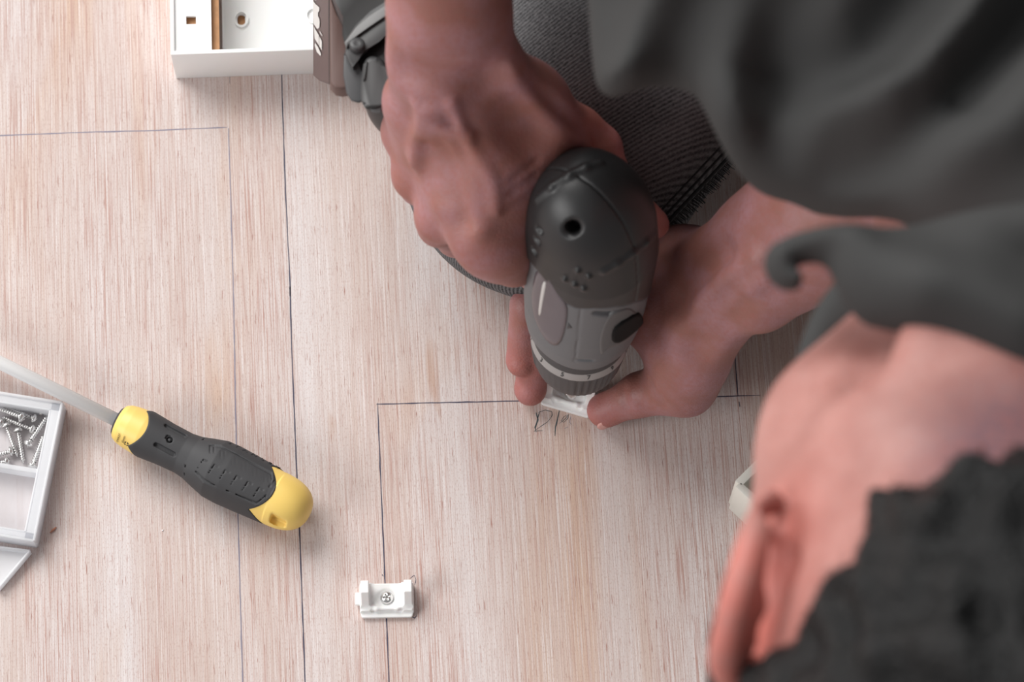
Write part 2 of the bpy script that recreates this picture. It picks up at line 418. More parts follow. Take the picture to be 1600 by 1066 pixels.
lathe_bm(bm, [(.0035, -.0012), (.0068, -.0012), (.0079, -.0002), (.0089, .0012)], 40, R0)
from_bm('collar', bm, blk, drv)
bm = bmesh.new(); lathe_bm(bm, [(.0022, -.135), (.0034, -.128), (.0034, .004)], 32, R0)
from_bm('shank', bm, shankm, drv)

# ------------------------------------------------------------------ white mounting box
wp = mat('white plastic', (246, 246, 245), .4, sss=.05, bump=1200, bstr=.02)
def plate(bm, xs, ys, z0, z1, holes, M=None):
    """slab from grid lines xs, ys; cells listed in holes are left open"""
    nx, ny = len(xs), len(ys); V = {}
    solid = lambda i, j: 0 <= i < nx - 1 and 0 <= j < ny - 1 and (i, j) not in holes
    def v(i, j, t):
        if (i, j, t) not in V: V[(i, j, t)] = bm.verts.new((xs[i], ys[j], (z0, z1)[t]))
        return V[(i, j, t)]
    for i in range(nx - 1):
        for j in range(ny - 1):
            if not solid(i, j): continue
            bm.faces.new((v(i, j, 1), v(i + 1, j, 1), v(i + 1, j + 1, 1), v(i, j + 1, 1))); bm.faces.new((v(i, j, 0), v(i, j + 1, 0), v(i + 1, j + 1, 0), v(i + 1, j, 0)))
            if not solid(i, j - 1): bm.faces.new((v(i, j, 0), v(i + 1, j, 0), v(i + 1, j, 1), v(i, j, 1)))
            if not solid(i, j + 1): bm.faces.new((v(i + 1, j + 1, 0), v(i, j + 1, 0), v(i, j + 1, 1), v(i + 1, j + 1, 1)))
            if not solid(i - 1, j): bm.faces.new((v(i, j + 1, 0), v(i, j, 0), v(i, j, 1), v(i, j + 1, 1)))
            if not solid(i + 1, j): bm.faces.new((v(i + 1, j, 0), v(i + 1, j + 1, 0), v(i + 1, j + 1, 1), v(i + 1, j, 1)))
BX = frame_px(at(275, 123, 0), at(506, 115, 0)); BH = .0325
bx = empty('mounting_box', BX); tag(bx, 'open white plastic mounting box with cut-out holes beside the drill battery', 'box')
BW, BD, T = .118, .10, .0022
def loc(px, py, z):
    return BX.inverted() @ at(px, py, z)
bm = bmesh.new()
LH = BH - .0012; l1 = loc(330, 30, LH).x; l2 = loc(342, 30, LH).x; yi = loc(400, 66, BH).y
for sz, lc in (((BW, T, BH), (BW / 2, T / 2, BH / 2)), ((BW, T, BH), (BW / 2, BD - T / 2, BH / 2)), ((T, BD - 2 * T + .0006, BH), (T / 2 + .00002, BD / 2, BH / 2)), ((T, BD - 2 * T + .0006, BH), (BW - T / 2, BD / 2, BH / 2))):
    box_bm(bm, sz, lc, .0005)
from_bm('side_wall', bm, wp, bx, True, .6)
bm = bmesh.new(); h0 = loc(291, 38, LH); h1 = loc(306, 25, LH)
plate(bm, [T * .5, h0.x, h1.x, l1], [T * .5, h0.y, h1.y, BD - T * .5], LH - .0018, LH, {(1, 1)})
box_bm(bm, (.0016, BD - 2 * T, LH - .001 - .006), (l1 - .0008, BD / 2, LH / 2 - .004))
from_bm('top_plate', bm, wp, bx, False)
bm = bmesh.new(); bz = .003; h0 = loc(371, 39, bz + .002); h1 = loc(383, 22, bz + .002)
plate(bm, [l2, h0.x, h1.x, BW - T * .5], [T * .5, h0.y, h1.y, BD - T * .5], bz, bz + .002, {(1, 1)})
box_bm(bm, (.0012, BD - 2 * T, .004), (l2 + .0006, BD / 2, .0040))
from_bm('base_plate', bm, wp, bx, False)
bm = bmesh.new(); hc = (h0 + h1) / 2
def ring(bm, cx, cy, rx, ry, t, z0, z1, n=32):
    L4 = []
    for (r, z) in ((0, z0), (0, z1), (-t, z1), (-t, z0)):
        L4.append([bm.verts.new((cx + (rx + r) * math.cos(2 * math.pi * i / n), cy + (ry + r) * math.sin(2 * math.pi * i / n), z)) for i in range(n)])
    for q in range(4):
        a, b = L4[q], L4[(q + 1) % 4]
        for i in range(n): bm.faces.new((a[i], a[(i + 1) % n], b[(i + 1) % n], b[i]))
ring(bm, hc.x, hc.y, .0038, .0046, .0009, bz + .001, bz + .0034)
from_bm('boss', bm, wp, bx, True, .6); bm = bmesh.new()
ring(bm, loc(489, 27, bz).x, loc(489, 27, bz).y, .0038, .0044, .0009, bz + .001, bz + .0034)
from_bm('boss', bm, wp, bx, True, .6); bm = bmesh.new()
brd = mat('thin brown board', (208, 156, 112), .7, var=.2, vscale=300)
_b = bmesh.new(); box_bm(_b, (l2 - T - .0004, BD - 2 * T - .001, .002), ((l2 + T) / 2, BD / 2, BH - .0055)); box_bm(_b, (BW - l2 - T - .002, BD - 2 * T - .001, .0016), ((l2 + BW - T) / 2, BD / 2, .0012)); _o = from_bm('backing_board', _b, brd, bx, False)
# rounded corners that turn the cut-out into a slot
for sx in (-1, 1):
    for sy in (-1, 1):
        cx = hc.x + sx * (h1.x - h0.x) / 2; cy = hc.y + sy * (h1.y - h0.y) / 2; rr = .0018
        pts = [(cx, cy)] + [(cx - sx * rr + sx * rr * math.cos(a), cy - sy * rr + sy * rr * math.sin(a)) for a in [math.pi / 2 * t / 5 for t in range(6)]]
        prism_bm(bm, pts, bz + .0001, bz + .0019)
_o = from_bm('slot_rounding', bm, wp, bx, True, .6); _o['kind'] = 'stuff'

# ------------------------------------------------------------------ translucent screw case
def clearish():
    m = bpy.data.materials.new('translucent plastic'); m.use_nodes = True; N = m.node_tree.nodes; L = m.node_tree.links
    b = N['Principled BSDF']; b.inputs['Base Color'].default_value = lin((250, 251, 253)); b.inputs['Roughness'].default_value = .28
    t = N.new('ShaderNodeBsdfTransparent'); t.inputs[0].default_value = (.97, .97, .985, 1)
    tl = N.new('ShaderNodeBsdfTranslucent'); tl.inputs[0].default_value = lin((250, 251, 253))
    a = N.new('ShaderNodeMixShader'); a.inputs[0].default_value = .35; L.new(b.outputs[0], a.inputs[1]); L.new(tl.outputs[0], a.inputs[2])
    x = N.new('ShaderNodeMixShader'); x.inputs[0].default_value = .30; L.new(a.outputs[0], x.inputs[1]); L.new(t.outputs[0], x.inputs[2])
    L.new(x.outputs[0], N['Material Output'].inputs['Surface']); return m
clr = clearish()
clr2 = clearish(); clr2.name = 'thin translucent plastic'; clr2.node_tree.nodes['Mix Shader.001'].inputs[0].default_value = .62
CZ = .013
def lv(px, py, z): return at(px, py, z)
case = empty('screw_case', Matrix.Translation(at(30, 740, 0))); tag(case, 'open translucent plastic case with compartments at the left edge, holding loose screws', 'case')
CI = case.matrix_world.inverted()
def wall_bm(bm, path, th, z0, z1, M=CI, bev=.0004):
    """thin wall standing along a path of floor points"""
    P = [M @ Vector((p.x, p.y, 0)) for p in path]; L_, R_ = [], []
    for i, p in enumerate(P):
        t = (P[min(i + 1, len(P) - 1)] - P[max(i - 1, 0)]).normalized(); s_ = Vector((-t.y, t.x, 0)) * th / 2
        L_.append(p + s_); R_.append(p - s_)
    prism_bm(bm, [(q.x, q.y) for q in R_ + L_[::-1]], z0, z1, bev)
cTR = at(97, 629, CZ); cTR.z = 0
rt = (at(53, 845, CZ) - at(97, 629, CZ)); rt.z = 0; tp = (at(-10, 612, CZ) - at(97, 629, CZ)); tp.z = 0; tpn = tp.normalized(); rtn = rt.normalized()
c0 = cTR; c1 = cTR + rt; c2 = c1 + tpn * .075; c3 = c0 + tpn * .085
bm = bmesh.new()
for a, b in ((c0, c1), (c1, c2), (c2, c3), (c3, c0)): wall_bm(bm, [a, b], .0014, 0, CZ)
from_bm('outer_wall', bm, clr, case, True, .6)
bm = bmesh.new(); ins = .0052
i0 = c0 + tpn * ins + rtn * .0045; i1 = c1 + tpn * ins - rtn * .004; i2 = c2 - rtn * .004 - tpn * .003; i3 = c3 + rtn * .0045 - tpn * .003
for a, b in ((i0, i1), (i1, i2), (i3, i0)): wall_bm(bm, [a, b], .0012, .0005, CZ - .001)
tt = .505; d0 = c0.lerp(c1, tt) + tpn * ins; d1 = d0 + tpn * .07
wall_bm(bm, [d0, d1], .0026, .0005, CZ - .0025)
from_bm('inner_wall', bm, clr, case, True, .6)
bm = bmesh.new()
q = [CI @ p for p in (c0, c3, c2, c1)]; prism_bm(bm, [(p.x, p.y) for p in q], .0002, .0010)
from_bm('case_bottom', bm, clr2, case, False)
bm = bmesh.new()
q = [CI @ p for p in (c0 + Vector((.0, 0, 0)), c0 + tpn * ins, c1 + tpn * ins, c1)]; prism_bm(bm, [(p.x, p.y) for p in q], CZ - .0022, CZ - .0012, .0002)
q = [CI @ p for p in (c0, c3, c3 + rtn * .0045, c0 + rtn * .0045)]; prism_bm(bm, [(p.x, p.y) for p in q], CZ - .0022, CZ - .0012, .0002)
q = [CI @ p for p in (c1, c1 - rtn * .004, c2 - rtn * .004, c2)]; prism_bm(bm, [(p.x, p.y) for p in q], CZ - .0022, CZ - .0012, .0002)
from_bm('rim', bm, clr, case, True, .6)
# lid folded open below
bm = bmesh.new(); LZ = .004
a = at(47, 862, LZ); b = at(-4, 922, LZ); c_ = at(-120, 905, LZ); d_ = at(-95, 845, LZ)
q = [CI @ p for p in (a, b, c_, d_)][::-1]; prism_bm(bm, [(p.x, p.y) for p in q], .0005, .0015)
for u, v_ in ((a, b), (a, d_)): wall_bm(bm, [u, v_], .0012, .0005, .0058)
from_bm('lid', bm, clr, case, True, .6)

# ------------------------------------------------------------------ screws
steel = mat('zinc plated steel', (218, 217, 216), .26, metal=.9)
def screw_shaft_bm(bm, L_=.0155, r=.00105, pitch=.00125):
    prof = [(.0003, -L_ - .0012), (.00055, -L_ - .0004)]
    z = -L_
    while z < -.0028:
        prof += [(r * .78, z), (r * .82, z + pitch * .35), (r * 1.42, z + pitch * .62), (r * .82, z + pitch * .9)]; z += pitch
    prof += [(r * .95, -.0022), (r * .95, -.0004)]
    # threads tilted like a helix
    for rr in [prof]:
        n = 14; rings = []
        for q, (rad, zz) in enumerate(rr):
            k = pitch if 2 <= q < len(rr) - 2 else 0
            rings.append([bm.verts.new((rad * math.cos(2 * math.pi * i / n), rad * math.sin(2 * math.pi * i / n), zz + k * .25 * math.sin(2 * math.pi * i / n))) for i in range(n)])
        for a_, b_ in zip(rings, rings[1:]):
            for i in range(n): bm.faces.new((a_[i], a_[(i + 1) % n], b_[(i + 1) % n], b_[i]))
        bm.faces.new(rings[0][::-1]); bm.faces.new(rings[-1])
def screw_head_mesh(R_=.0026):
    s = Sdf(); R_ = R_
    s.ell((0, 0, -.0001), (R_, R_, .0021)); s.fun(lambda P: -.0003 - P[:, 2], '&', .0003)
    for a in (0, math.pi / 2):
        s.cap((-math.cos(a) * R_ * .45, -math.sin(a) * R_ * .45, .0019), (math.cos(a) * R_ * .45, math.sin(a) * R_ * .45, .0019), R_ * .17, R_ * .17, .0001, '-')
    s.cap((0, 0, .0022), (0, 0, .0008), R_ * .28, R_ * .12, .0002, '-')
    return s.mesh(.00017, (-.003, -.003, -.001), (.003, .003, .0025))
bm = bmesh.new(); screw_shaft_bm(bm); me_sh = bpy.data.meshes.new('shaft'); bmesh.ops.recalc_face_normals(bm, faces=bm.faces); bm.to_mesh(me_sh); bm.free(); me_sh.polygons.foreach_set('use_smooth', [True] * len(me_sh.polygons)); me_sh.materials.append(steel)
me_hd = screw_head_mesh(); me_hd.materials.append(steel); me_hd.polygons.foreach_set('use_smooth', [True] * len(me_hd.polygons))
SCR = [(64.5, 642, 16.5, 632, .0034, .0026, 'topmost silver screw in the plastic case, head to the right'),
 (33, 652, -8, 637, .0072, .0058, 'silver screw lying across others with its cross recess in view'),
 (52.5, 654, 8, 637, .0036, .0045, 'silver screw whose head sits just right of the uppermost cross recess'),
 (50, 671, 5, 653, .0036, .0032, 'silver screw slanting below the crossed pile, head at its lower right'),
 (45, 693, 72, 654, .0036, .0036, 'silver screw leaning on the case wall with its recessed head lower left'),
 (51, 728, 68, 682, .0034, .0034, 'silver screw along the case wall, head in the lower right compartment corner'),
 (10.5, 666, 28, 716, .0034, .0026, 'silver screw pointing down the case, left of its parallel neighbour'),
 (28.5, 674, 37, 726, .0034, .0026, 'silver screw pointing down in the middle of the compartment'),
 (16, 706, -24, 716, .0034, .0034, 'half visible silver screw at the frame edge, head beside a screw tip'),
 (10, 722, -32, 728, .0034, .0030, 'lowest silver screw at the frame edge by the case divider'),
 (1.5, 661, -45, 655, .0040, .0036, 'silver screw cut off by the left frame edge, only its head showing')]
for i, (hx, hy, tx, ty, hz, tz, lab) in enumerate(SCR):
    H_ = at(hx, hy, hz); T_ = at(tx, ty, tz); ax_ = (H_ - T_).normalized(); T_ = H_ - ax_ * .0165
    M = Matrix.Translation(H_) @ ax_.to_track_quat('Z', 'Y').to_matrix().to_4x4() @ Matrix.Rotation(i * .7, 4, 'Z')
    o = empty('screw', M); tag(o, lab, 'screw', 'screws in the case')
    for nm, me in (('threaded_shaft', me_sh), ('screw_head', me_hd)):
        c_ = bpy.data.objects.new(nm, me); C.objects.link(c_); c_.parent = o

# ------------------------------------------------------------------ white clips
def build_clip():
    parts = {}
    bm = bmesh.new()                                        # base: x -12.6..12.6 mm, y 0 (front edge) .. 17
    W = .0126
    pts = smooth_poly([(-W, .0), (W, .0), (W, .0045), (W, .0165), (-W, .0165), (-W, .0045)], 0)
    rad = .0012; P2 = []
    for (cx, cy, a0) in ((-W + rad, rad, math.pi), (W - rad, rad, 1.5 * math.pi), (W - rad, .0165 - rad, 0), (-W + rad, .0165 - rad, .5 * math.pi)):
        P2 += [(cx + rad * math.cos(a0 + t * math.pi / 8), cy + rad * math.sin(a0 + t * math.pi / 8)) for t in range(5)]
    s = Sdf()
    def base(P):
        q = np.stack([np.abs(P[:, 0]) - (W - .0012), np.abs(P[:, 1] - .00825) - (.00825 - .0012)], 1)
        e = np.sqrt((np.maximum(q, 0) ** 2).sum(1)) + np.minimum(q.max(1), 0) - .0012
        h = np.where(P[:, 1] < .0042, .0026, .0046) ; t = np.clip((P[:, 1] - .0034) / .0012, 0, 1); h = .0026 + .0018 * t
        return np.maximum(e, np.maximum(P[:, 2] - h, -P[:, 2]) * .8)
    s.fun(base)
    def arm(sx):
        def f(P):
            x = np.abs(P[:, 0] * sx - (W - .0021)) - .0020 + np.clip(P[:, 2] - .006, 0, 1) * .0
            top = np.minimum(.0135, .0045 + np.maximum(P[:, 1] - .0045, 0) * 1.6)
            return np.maximum(np.maximum(x, np.maximum(P[:, 2] - top, -P[:, 2])) * .7, np.maximum(.003 - P[:, 1], P[:, 1] - .0162))
        return f
    s.fun(arm(1), '+', .0022); s.fun(arm(-1), '+', .0022)
    # curved front lip joining the arms, dish round the screw
    s.chain([(-.0098, .0052, .0036), (-.005, .0040, .0044), (.005, .0040, .0044), (.0098, .0052, .0036)], [.0011, .0009, .0009, .0011], .0015)
    s.ell((0, .0094, .0052), (.0054, .0044, .0022), None, .0008, '-')
    s.cap((-.0018, .0094, .006), (.0018, .0094, .006), .0026, .0026, .0003, '-')
    s.fun(lambda P: -P[:, 2], '&')
    me = s.mesh(.00030, (-.0145, -.001, -.0005), (.0145, .018, .0145)); parts['clip_body'] = (me, wp)
    bm = bmesh.new(); box_bm(bm, (.0034, .0062, .0032), (-W - .0012, .0092, .0030), .0006)
    me = bpy.data.meshes.new('tab'); bm.to_mesh(me); bm.free(); parts['side_tab'] = (me, wp)
    return parts
CP = build_clip()
def place_clip(M, label, screw_label):
    o = empty('cable_clip', M); tag(o, label, 'clip', 'white cable clips')
    for nm, (me, m_) in CP.items():
        if not me.materials: me.materials.append(m_)
        me.polygons.foreach_set('use_smooth', [True] * len(me.polygons))
        c_ = bpy.data.objects.new(nm, me); C.objects.link(c_); c_.parent = o
    S = empty('screw', M @ Matrix.Translation((0, .0094, .0040)) @ Matrix.Rotation(.35, 4, 'Z') @ Matrix.Scale(1.25, 4)); tag(S, screw_label, 'screw', 'screws fixing the clips')
    c_ = bpy.data.objects.new('screw_head', me_hd); C.objects.link(c_); c_.parent = S
    return o
M1 = frame_px(at(605, 966.5, 0), at(680, 965, 0)); place_clip(M1, 'white plastic cable clip screwed down on the pencil line in the foreground', 'silver cross-head screw holding the clip in the open foreground')
M2_ = frame_px(at(882.5, 644, 0), at(882.5 + 72, 644 + 21, 0)); place_clip(M2_, 'white plastic cable clip held between finger and thumb under the drill', 'silver cross-head screw under the drill bit')

# ------------------------------------------------------------------ pale tray half hidden under the head
TR = frame_px(at(1142, 790, 0), at(1142 + 60, 790 - 60, 0)); TH = .043
tr = empty('plastic_tray', TR); tag(tr, 'off-white plastic tray corner peeking out beside the bowed head', 'tray')
ivory = mat('ivory plastic', (226, 223, 214), .45)
bm = bmesh.new()
for sz, lc in (((.07, .0042, TH), (.035, -.0, TH / 2)), ((.0040, .05, TH), (0, -.025, TH / 2)), ((.07, .0026, TH), (.035, -.05, TH / 2)), ((.0026, .05, TH), (.07, -.025, TH / 2))):
    box_bm(bm, sz, lc, .0007)
from_bm('tray_wall', bm, ivory, tr, True, .6)
bm = bmesh.new(); box_bm(bm, (.068, .048, .0015), (.035, -.025, .001)); from_bm('tray_bottom', bm, ivory, tr, False)
# ------------------------------------------------------------------ cordless drill, local frame: origin at the bit tip, +Z up the drill, +X towards the battery, Y across
tip = at(893, 622, .0105); rear = at(931, 340, .178)
za = (rear - tip).normalized(); hx = at(600, 130, .14) - at(905, 400, .12); hx -= za * hx.dot(za); hx.normalize(); ya = za.cross(hx)
DM = Matrix.Translation(tip) @ Matrix((( hx.x, ya.x, za.x), (hx.y, ya.y, za.y), (hx.z, ya.z, za.z))).to_4x4()
DI = DM.inverted()
def dl(px, py, z): return DI @ at(px, py, z)
drill = empty('cordless_drill', DM); tag(drill, 'black and grey cordless drill gripped in the right hand, pointing down at the clip', 'drill')
rub = mat('black drill rubber', (40, 40, 41), .40, bump=700, bstr=.06, bdist=.0003, spec=.45)
gry = mat('grey drill housing', (102, 104, 107), .5, bump=1200, bstr=.05, bdist=.0002)
dgr = mat('dark grey plastic', (66, 66, 68), .5); silver = mat('silver band', (165, 163, 162), .4, metal=.2)
brn = mat('brown battery plastic', (88, 70, 69), .48); lbl = mat('label grey violet', (92, 86, 92), .3); lit = mat('pale print', (205, 203, 200), .5)
prf = [(.073, .0238), (.077, .0254), (.086, .0269), (.102, .0280), (.130, .0287), (.150, .0289), (.168, .0282)]
zs = np.array([a for a, b in prf], np.float32); rs_ = np.array([b for a, b in prf], np.float32)
ZE = .203
def body_d(P, off=0.):
    z = P[:, 2]; r = np.interp(z, zs, rs_) + off
    cx = np.clip((z - .15) / .05, 0, 1) * .006                      # the back leans towards the handle side
    X = (P[:, 0] - cx); rad = np.sqrt(X ** 2 * .97 + P[:, 1] ** 2)
    rad = np.power(np.abs(X * .985) ** 2.15 + np.abs(P[:, 1]) ** 2.15, 1 / 2.15)
    side = rad - r
    zc = .166; h = ZE - zc + off
    dome = (np.sqrt(rad ** 2 / r ** 2 + (np.maximum(z - zc, 0) / h) ** 2) - 1) * r
    return np.maximum(np.where(z > zc, dome, side) * .95, .0735 - off - z)
def on_body(px, py, guess=.15, off=.0006):
    """drill-local point where the body is seen at photograph position (px, py)"""
    o = DI @ Vector((0, 0, CH)); q = dl(px, py, guess); d = (q - o).normalized(); t = (q - o).length - .09
    best = (9, None)
    for _ in range(160):
        p = o + d * t; v = float(body_d(np.array([p], np.float32), off)[0])
        if v < best[0]: best = (v, p.copy())
        if v < .00002 or t > 2: break
        t += max(v * .7, .0001)
    return best[1]
def nrm(p):
    e = .0008; f = lambda q: float(body_d(np.array([q], np.float32))[0])
    return Vector((f((p.x + e, p.y, p.z)) - f((p.x - e, p.y, p.z)), f((p.x, p.y + e, p.z)) - f((p.x, p.y - e, p.z)), f((p.x, p.y, p.z + e)) - f((p.x, p.y, p.z - e)))).normalized()
# boundary between the rubber cap and the grey housing
_sp = [(-2.2, .160), (-.3, .150)]
for (x, y) in ((838, 420), (858, 446), (885, 476), (900, 483), (930, 483), (962, 480), (995, 472), (1018, 460)):
    q = on_body(x, y); _sp.append((math.atan2(q.y, q.x), q.z))
_sp.sort(); _a = np.array([a for a, z in _sp]); _z = np.array([z for a, z in _sp])
def split(P): return np.interp(np.arctan2(P[:, 1], P[:, 0]), _a, _z, period=2 * math.pi).astype(np.float32)
lo, hi = (-.036, -.036, .060), (.042, .036, .208)
s = Sdf(); s.fun(lambda P: body_d(P, .0006)); s.fun(lambda P: split(P) - P[:, 2], '&', .0010)
# handle stub growing out of the back
s.cap((.010, 0, .150), (.055, 0, .152), .0200, .0170, .012)
# seam of the two halves, screw hole, vent nubs
seam = [(-.034 + .004 * i, 0, 0) for i in range(20)]
s.fun(lambda P: np.maximum(np.abs(P[:, 1] - .0045 + 0 * P[:, 0]) - .00028, -(body_d(P, .0006) + .0009)), '-', .0004)
h = on_body(893, 358); n_ = nrm(h)
hv = (on_body(900, 352) - on_body(886, 362)).normalized() * .0020
s.cap(h - hv + n_ * .002, h + hv + n_ * .002, .0040, .0044, .0012, '-'); s.cap(h + n_ * .002, h - n_ * .010, .0036, .0030, .0010, '-')
for (x, y) in ((883, 437), (898, 445), (912, 452), (903, 424), (920, 433)):
    p = on_body(x, y); s.cap(p - nrm(p) * .0004, p + nrm(p) * .0004 + Vector((0, 0, .001)), .0016, .0014, .0008, '+')
for (x, y) in ((834, 392), (838, 376), (842, 360)):
    p = on_body(x, y); s.cap(p + Vector((.001, 0, 0)), p - Vector((.001, 0, 0)), .0017, .0017, .0005, '-')
# raised cheek line
pts = [on_body(x, y) for x, y in ((944, 424), (965, 412), (988, 396), (1010, 378), (1022, 366))]
for a, b in zip(pts, pts[1:]): s.cap(a, b, .0011, .0011, .0025, '+')
pts = [on_body(x, y) for x, y in ((838, 312), (862, 292), (890, 274), (915, 262), (938, 254))]
for a, b in zip(pts, pts[1:]): s.cap(a, b, .0011, .0011, .0022, '+')
cap_ = link('rear_cap', s.mesh(.00075, lo, (.060, .036, .208)), rub, drill)
s = Sdf(); s.fun(lambda P: body_d(P)); s.fun(lambda P: P[:, 2] - split(P) + .0003, '&', .0008)
# flat of the label, long recess seam
pts = [on_body(x, y, off=0) for x, y in ((908, 482), (903, 530), (898, 566))]
for a, b in zip(pts, pts[1:]): s.cap(a, b, .0005, .0005, .0004, '-')
pts = [on_body(x, y, off=0) for x, y in ((932, 490), (962, 490))]
s.cap(pts[0], pts[1], .0018, .0018, .001, '-')
pts = [on_body(x, y, off=0) for x, y in ((905, 563), (925, 564))]
s.cap(pts[0], pts[1], .0009, .0009, .001, '-')
house = link('front_housing', s.mesh(.00075, lo, hi), gry, drill)
def body_patch(name, m, outline_px, th, parent, grid=10):
    """thin plate following the body, its outline given where it is seen"""
    bm = bmesh.new(); n = len(outline_px); c = (sum(p[0] for p in outline_px) / n, sum(p[1] for p in outline_px) / n)
    rings = []
    for k in range(grid + 1):
        f = k / grid; rr = []
        for (x, y) in outline_px:
            p = on_body(c[0] + (x - c[0]) * f, c[1] + (y - c[1]) * f, off=0); rr.append(bm.verts.new(p + nrm(p) * (th if k < grid else th * .6)))
            if k == 0: break
        rings.append(rr)
    for i in range(n): bm.faces.new((rings[0][0], rings[1][i], rings[1][(i + 1) % n]))
    for a, b in zip(rings[1:], rings[2:]):
        for i in range(n): bm.faces.new((a[i], b[i], b[(i + 1) % n], a[(i + 1) % n]))
    low = []
    for v in rings[-1]:
        low.append(bm.verts.new(v.co - nrm(v.co) * (th + .0012)))
    for i in range(n): bm.faces.new((rings[-1][i], low[i], low[(i + 1) % n], rings[-1][(i + 1) % n]))
    return from_bm(name, bm, m, parent)
def dens(pts, it=2): return smooth_poly(pts, it)
lp = body_patch('side_label', lbl, dens([(840, 416), (852, 424), (862, 436), (872, 456), (887, 476), (886, 500), (879, 530), (870, 541), (856, 534), (844, 516), (834, 492), (831, 455)], 1), .0007, drill)
body_patch('label_stripe', lit, dens([(850, 436), (856, 438), (850, 470), (846, 495), (842, 492), (845, 465)], 1), .0010, lp, 3)
sp = body_patch('selector_frame', mat('selector surround', (92, 92, 93), .5), dens([(946, 500), (958, 488), (982, 480), (992, 487), (999, 494), (1002, 505), (985, 530), (962, 541), (946, 545), (938, 558), (936, 530)]), .00035, drill)
body_patch('gear_selector', mat('black switch', (10, 10, 11), .7, spec=.2), dens([(955, 520), (962, 506), (996, 486), (1002, 494), (1003, 506), (968, 534), (956, 534)], 1), .0015, drill)
b_ = body_patch('arrow_mark', dgr, [(888, 504), (894, 512), (886, 514)], .0003, house, 2)
# torque collar, band, chuck, bit
bm = bmesh.new(); lathe_bm(bm, [(.0190, .0652), (.0228, .0654), (.0224, .0745), (.0190, .0747)], 72)
from_bm('collar_ring', bm, dgr, drill, True, .6)
bm = bmesh.new(); lathe_bm(bm, [(.0190, .0605), (.0236, .0606), (.0237, .0612), (.0226, .0654), (.0190, .0656)], 72)
band = from_bm('number_band', bm, silver, drill, True, .6)
bm = bmesh.new()
# wavy ribs round the collar
n = 168; rings = []
for r, z, w_ in ((.0150, .0360, 0), (.0172, .0360, 0), (.0187, .0370, 0), (.0199, .0395, 1), (.0216, .0460, 1), (.0232, .0580, 1), (.0235, .0605, 0), (.0190, .0610, 0)):
    rings.append([bm.verts.new(((r + w_ * (.00035 if i % 4 < 2 else -.00035) * (1 if (i // 28) % 2 == 0 else .15)) * math.cos(2 * math.pi * i / n), (r + w_ * (.00035 if i % 4 < 2 else -.00035) * (1 if (i // 28) % 2 == 0 else .15)) * math.sin(2 * math.pi * i / n), z)) for i in range(n)])
for a, b in zip(rings, rings[1:]):
    for i in range(n): bm.faces.new((a[i], a[(i + 1) % n], b[(i + 1) % n], b[i]))
bm.faces.new(rings[0][::-1]); bm.faces.new(rings[-1])
from_bm('torque_collar', bm, dgr, drill, True, .5)
cap_at = dl(893, 600, .08); fa = math.atan2(cap_at.y, cap_at.x)
bm = bmesh.new()
for i, t_ in enumerate(('1', '3', '5', '7', '9', '11', '13')):
    A = fa + (i - 2.4) * .55
    def xf(x, y, z, A=A):
        a = A + x / .0233; r = .0233 + z - y * .28; return (r * math.cos(a), r * math.sin(a), .0632 + y)
    text_bm(bm, t_, .0038, .00006, xf)
from_bm('collar_number', bm, mat('dark print', (52, 50, 50), .5), band, False)
bm = bmesh.new(); lathe_bm(bm, [(.0050, .0190), (.0080, .0196), (.0120, .0250), (.0145, .0310), (.0150, .0360), (.0148, .0365)], 40)
from_bm('chuck', bm, rub, drill, True, .6)
bm = bmesh.new(); lathe_bm(bm, [(.0006, .0), (.0022, .0018), (.0030, .006), (.0030, .024)], 6)
from_bm('screwdriver_bit', bm, steel, drill, True, .5)
# handle inside the fist
s = Sdf(); s.chain([(.020, 0, .150), (.05, 0, .152), (.085, 0, .156), (.108, 0, .160)], [.0185, .0165, .0168, .0200], .01)
s.fun(lambda P: np.abs(P[:, 1]) - .0160, '&', .006)
link('handle', s.mesh(.0012, (.0, -.03, .12), (.14, .03, .19)), rub, drill)
s = Sdf(); s.cap((.033, 0, .126), (.040, 0, .138), .0065, .0080, .004); s.fun(lambda P: np.abs(P[:, 1]) - .0055, '&', .003)
link('trigger', s.mesh(.0009, (.02, -.012, .115), (.055, .012, .155)), dgr, drill)
# foot of the handle and battery: outlines in plan, standing between two heights
def slab(name, m, outline, ztop, depth, parent, bevel=.002, drift=(0, 0), it=0):
    if it: outline = smooth_poly(outline, it)
    bm = bmesh.new(); P = [at(x, y, ztop) for x, y in outline]
    v1 = [bm.verts.new(DI @ p) for p in P]; v0 = [bm.verts.new(DI @ (p + Vector((drift[0], drift[1], -depth)))) for p in P]; n = len(P)
    top = bm.faces.new(v1); bm.faces.new(v0[::-1])
    for i in range(n): bm.faces.new((v0[i], v0[(i + 1) % n], v1[(i + 1) % n], v1[i]))
    bmesh.ops.bevel(bm, geom=list(top.edges), offset=bevel, segments=3, affect='EDGES', profile=.5, clamp_overlap=True)
    return from_bm(name, bm, m, parent, True, .9)
DR = (-.0125, .031)
bat = slab('battery', brn, [(513, -120), (600, -120), (600, 60), (565, 100), (552, 130), (540, 138), (524, 136), (514, 127)], .172, .072, drill, .0006, DR)
slab('battery_cover', mat('brown battery cover', (98, 76, 71), .5), [(515, -10), (515, 128), (524, 137), (534, 139), (546, 137), (546, 60), (530, 30)], .1745, .010, drill, .0014)
slab('battery_seam', mat('dark gap', (24, 22, 23), .6), [(512.5, -120), (516, -120), (516.5, 129), (514, 127)], .1728, .003, drill, .0002)
black2 = mat('black plastic', (20, 20, 21), .4, spec=.5)
slab('handle_foot', black2, [(512, -120), (514, -30), (524, 2), (536, 26), (545, 52), (549, 110), (556, 142), (566, 160), (600, 158), (640, 140), (660, 60), (660, -120)], .178, .060, drill, .003, (0, .030))
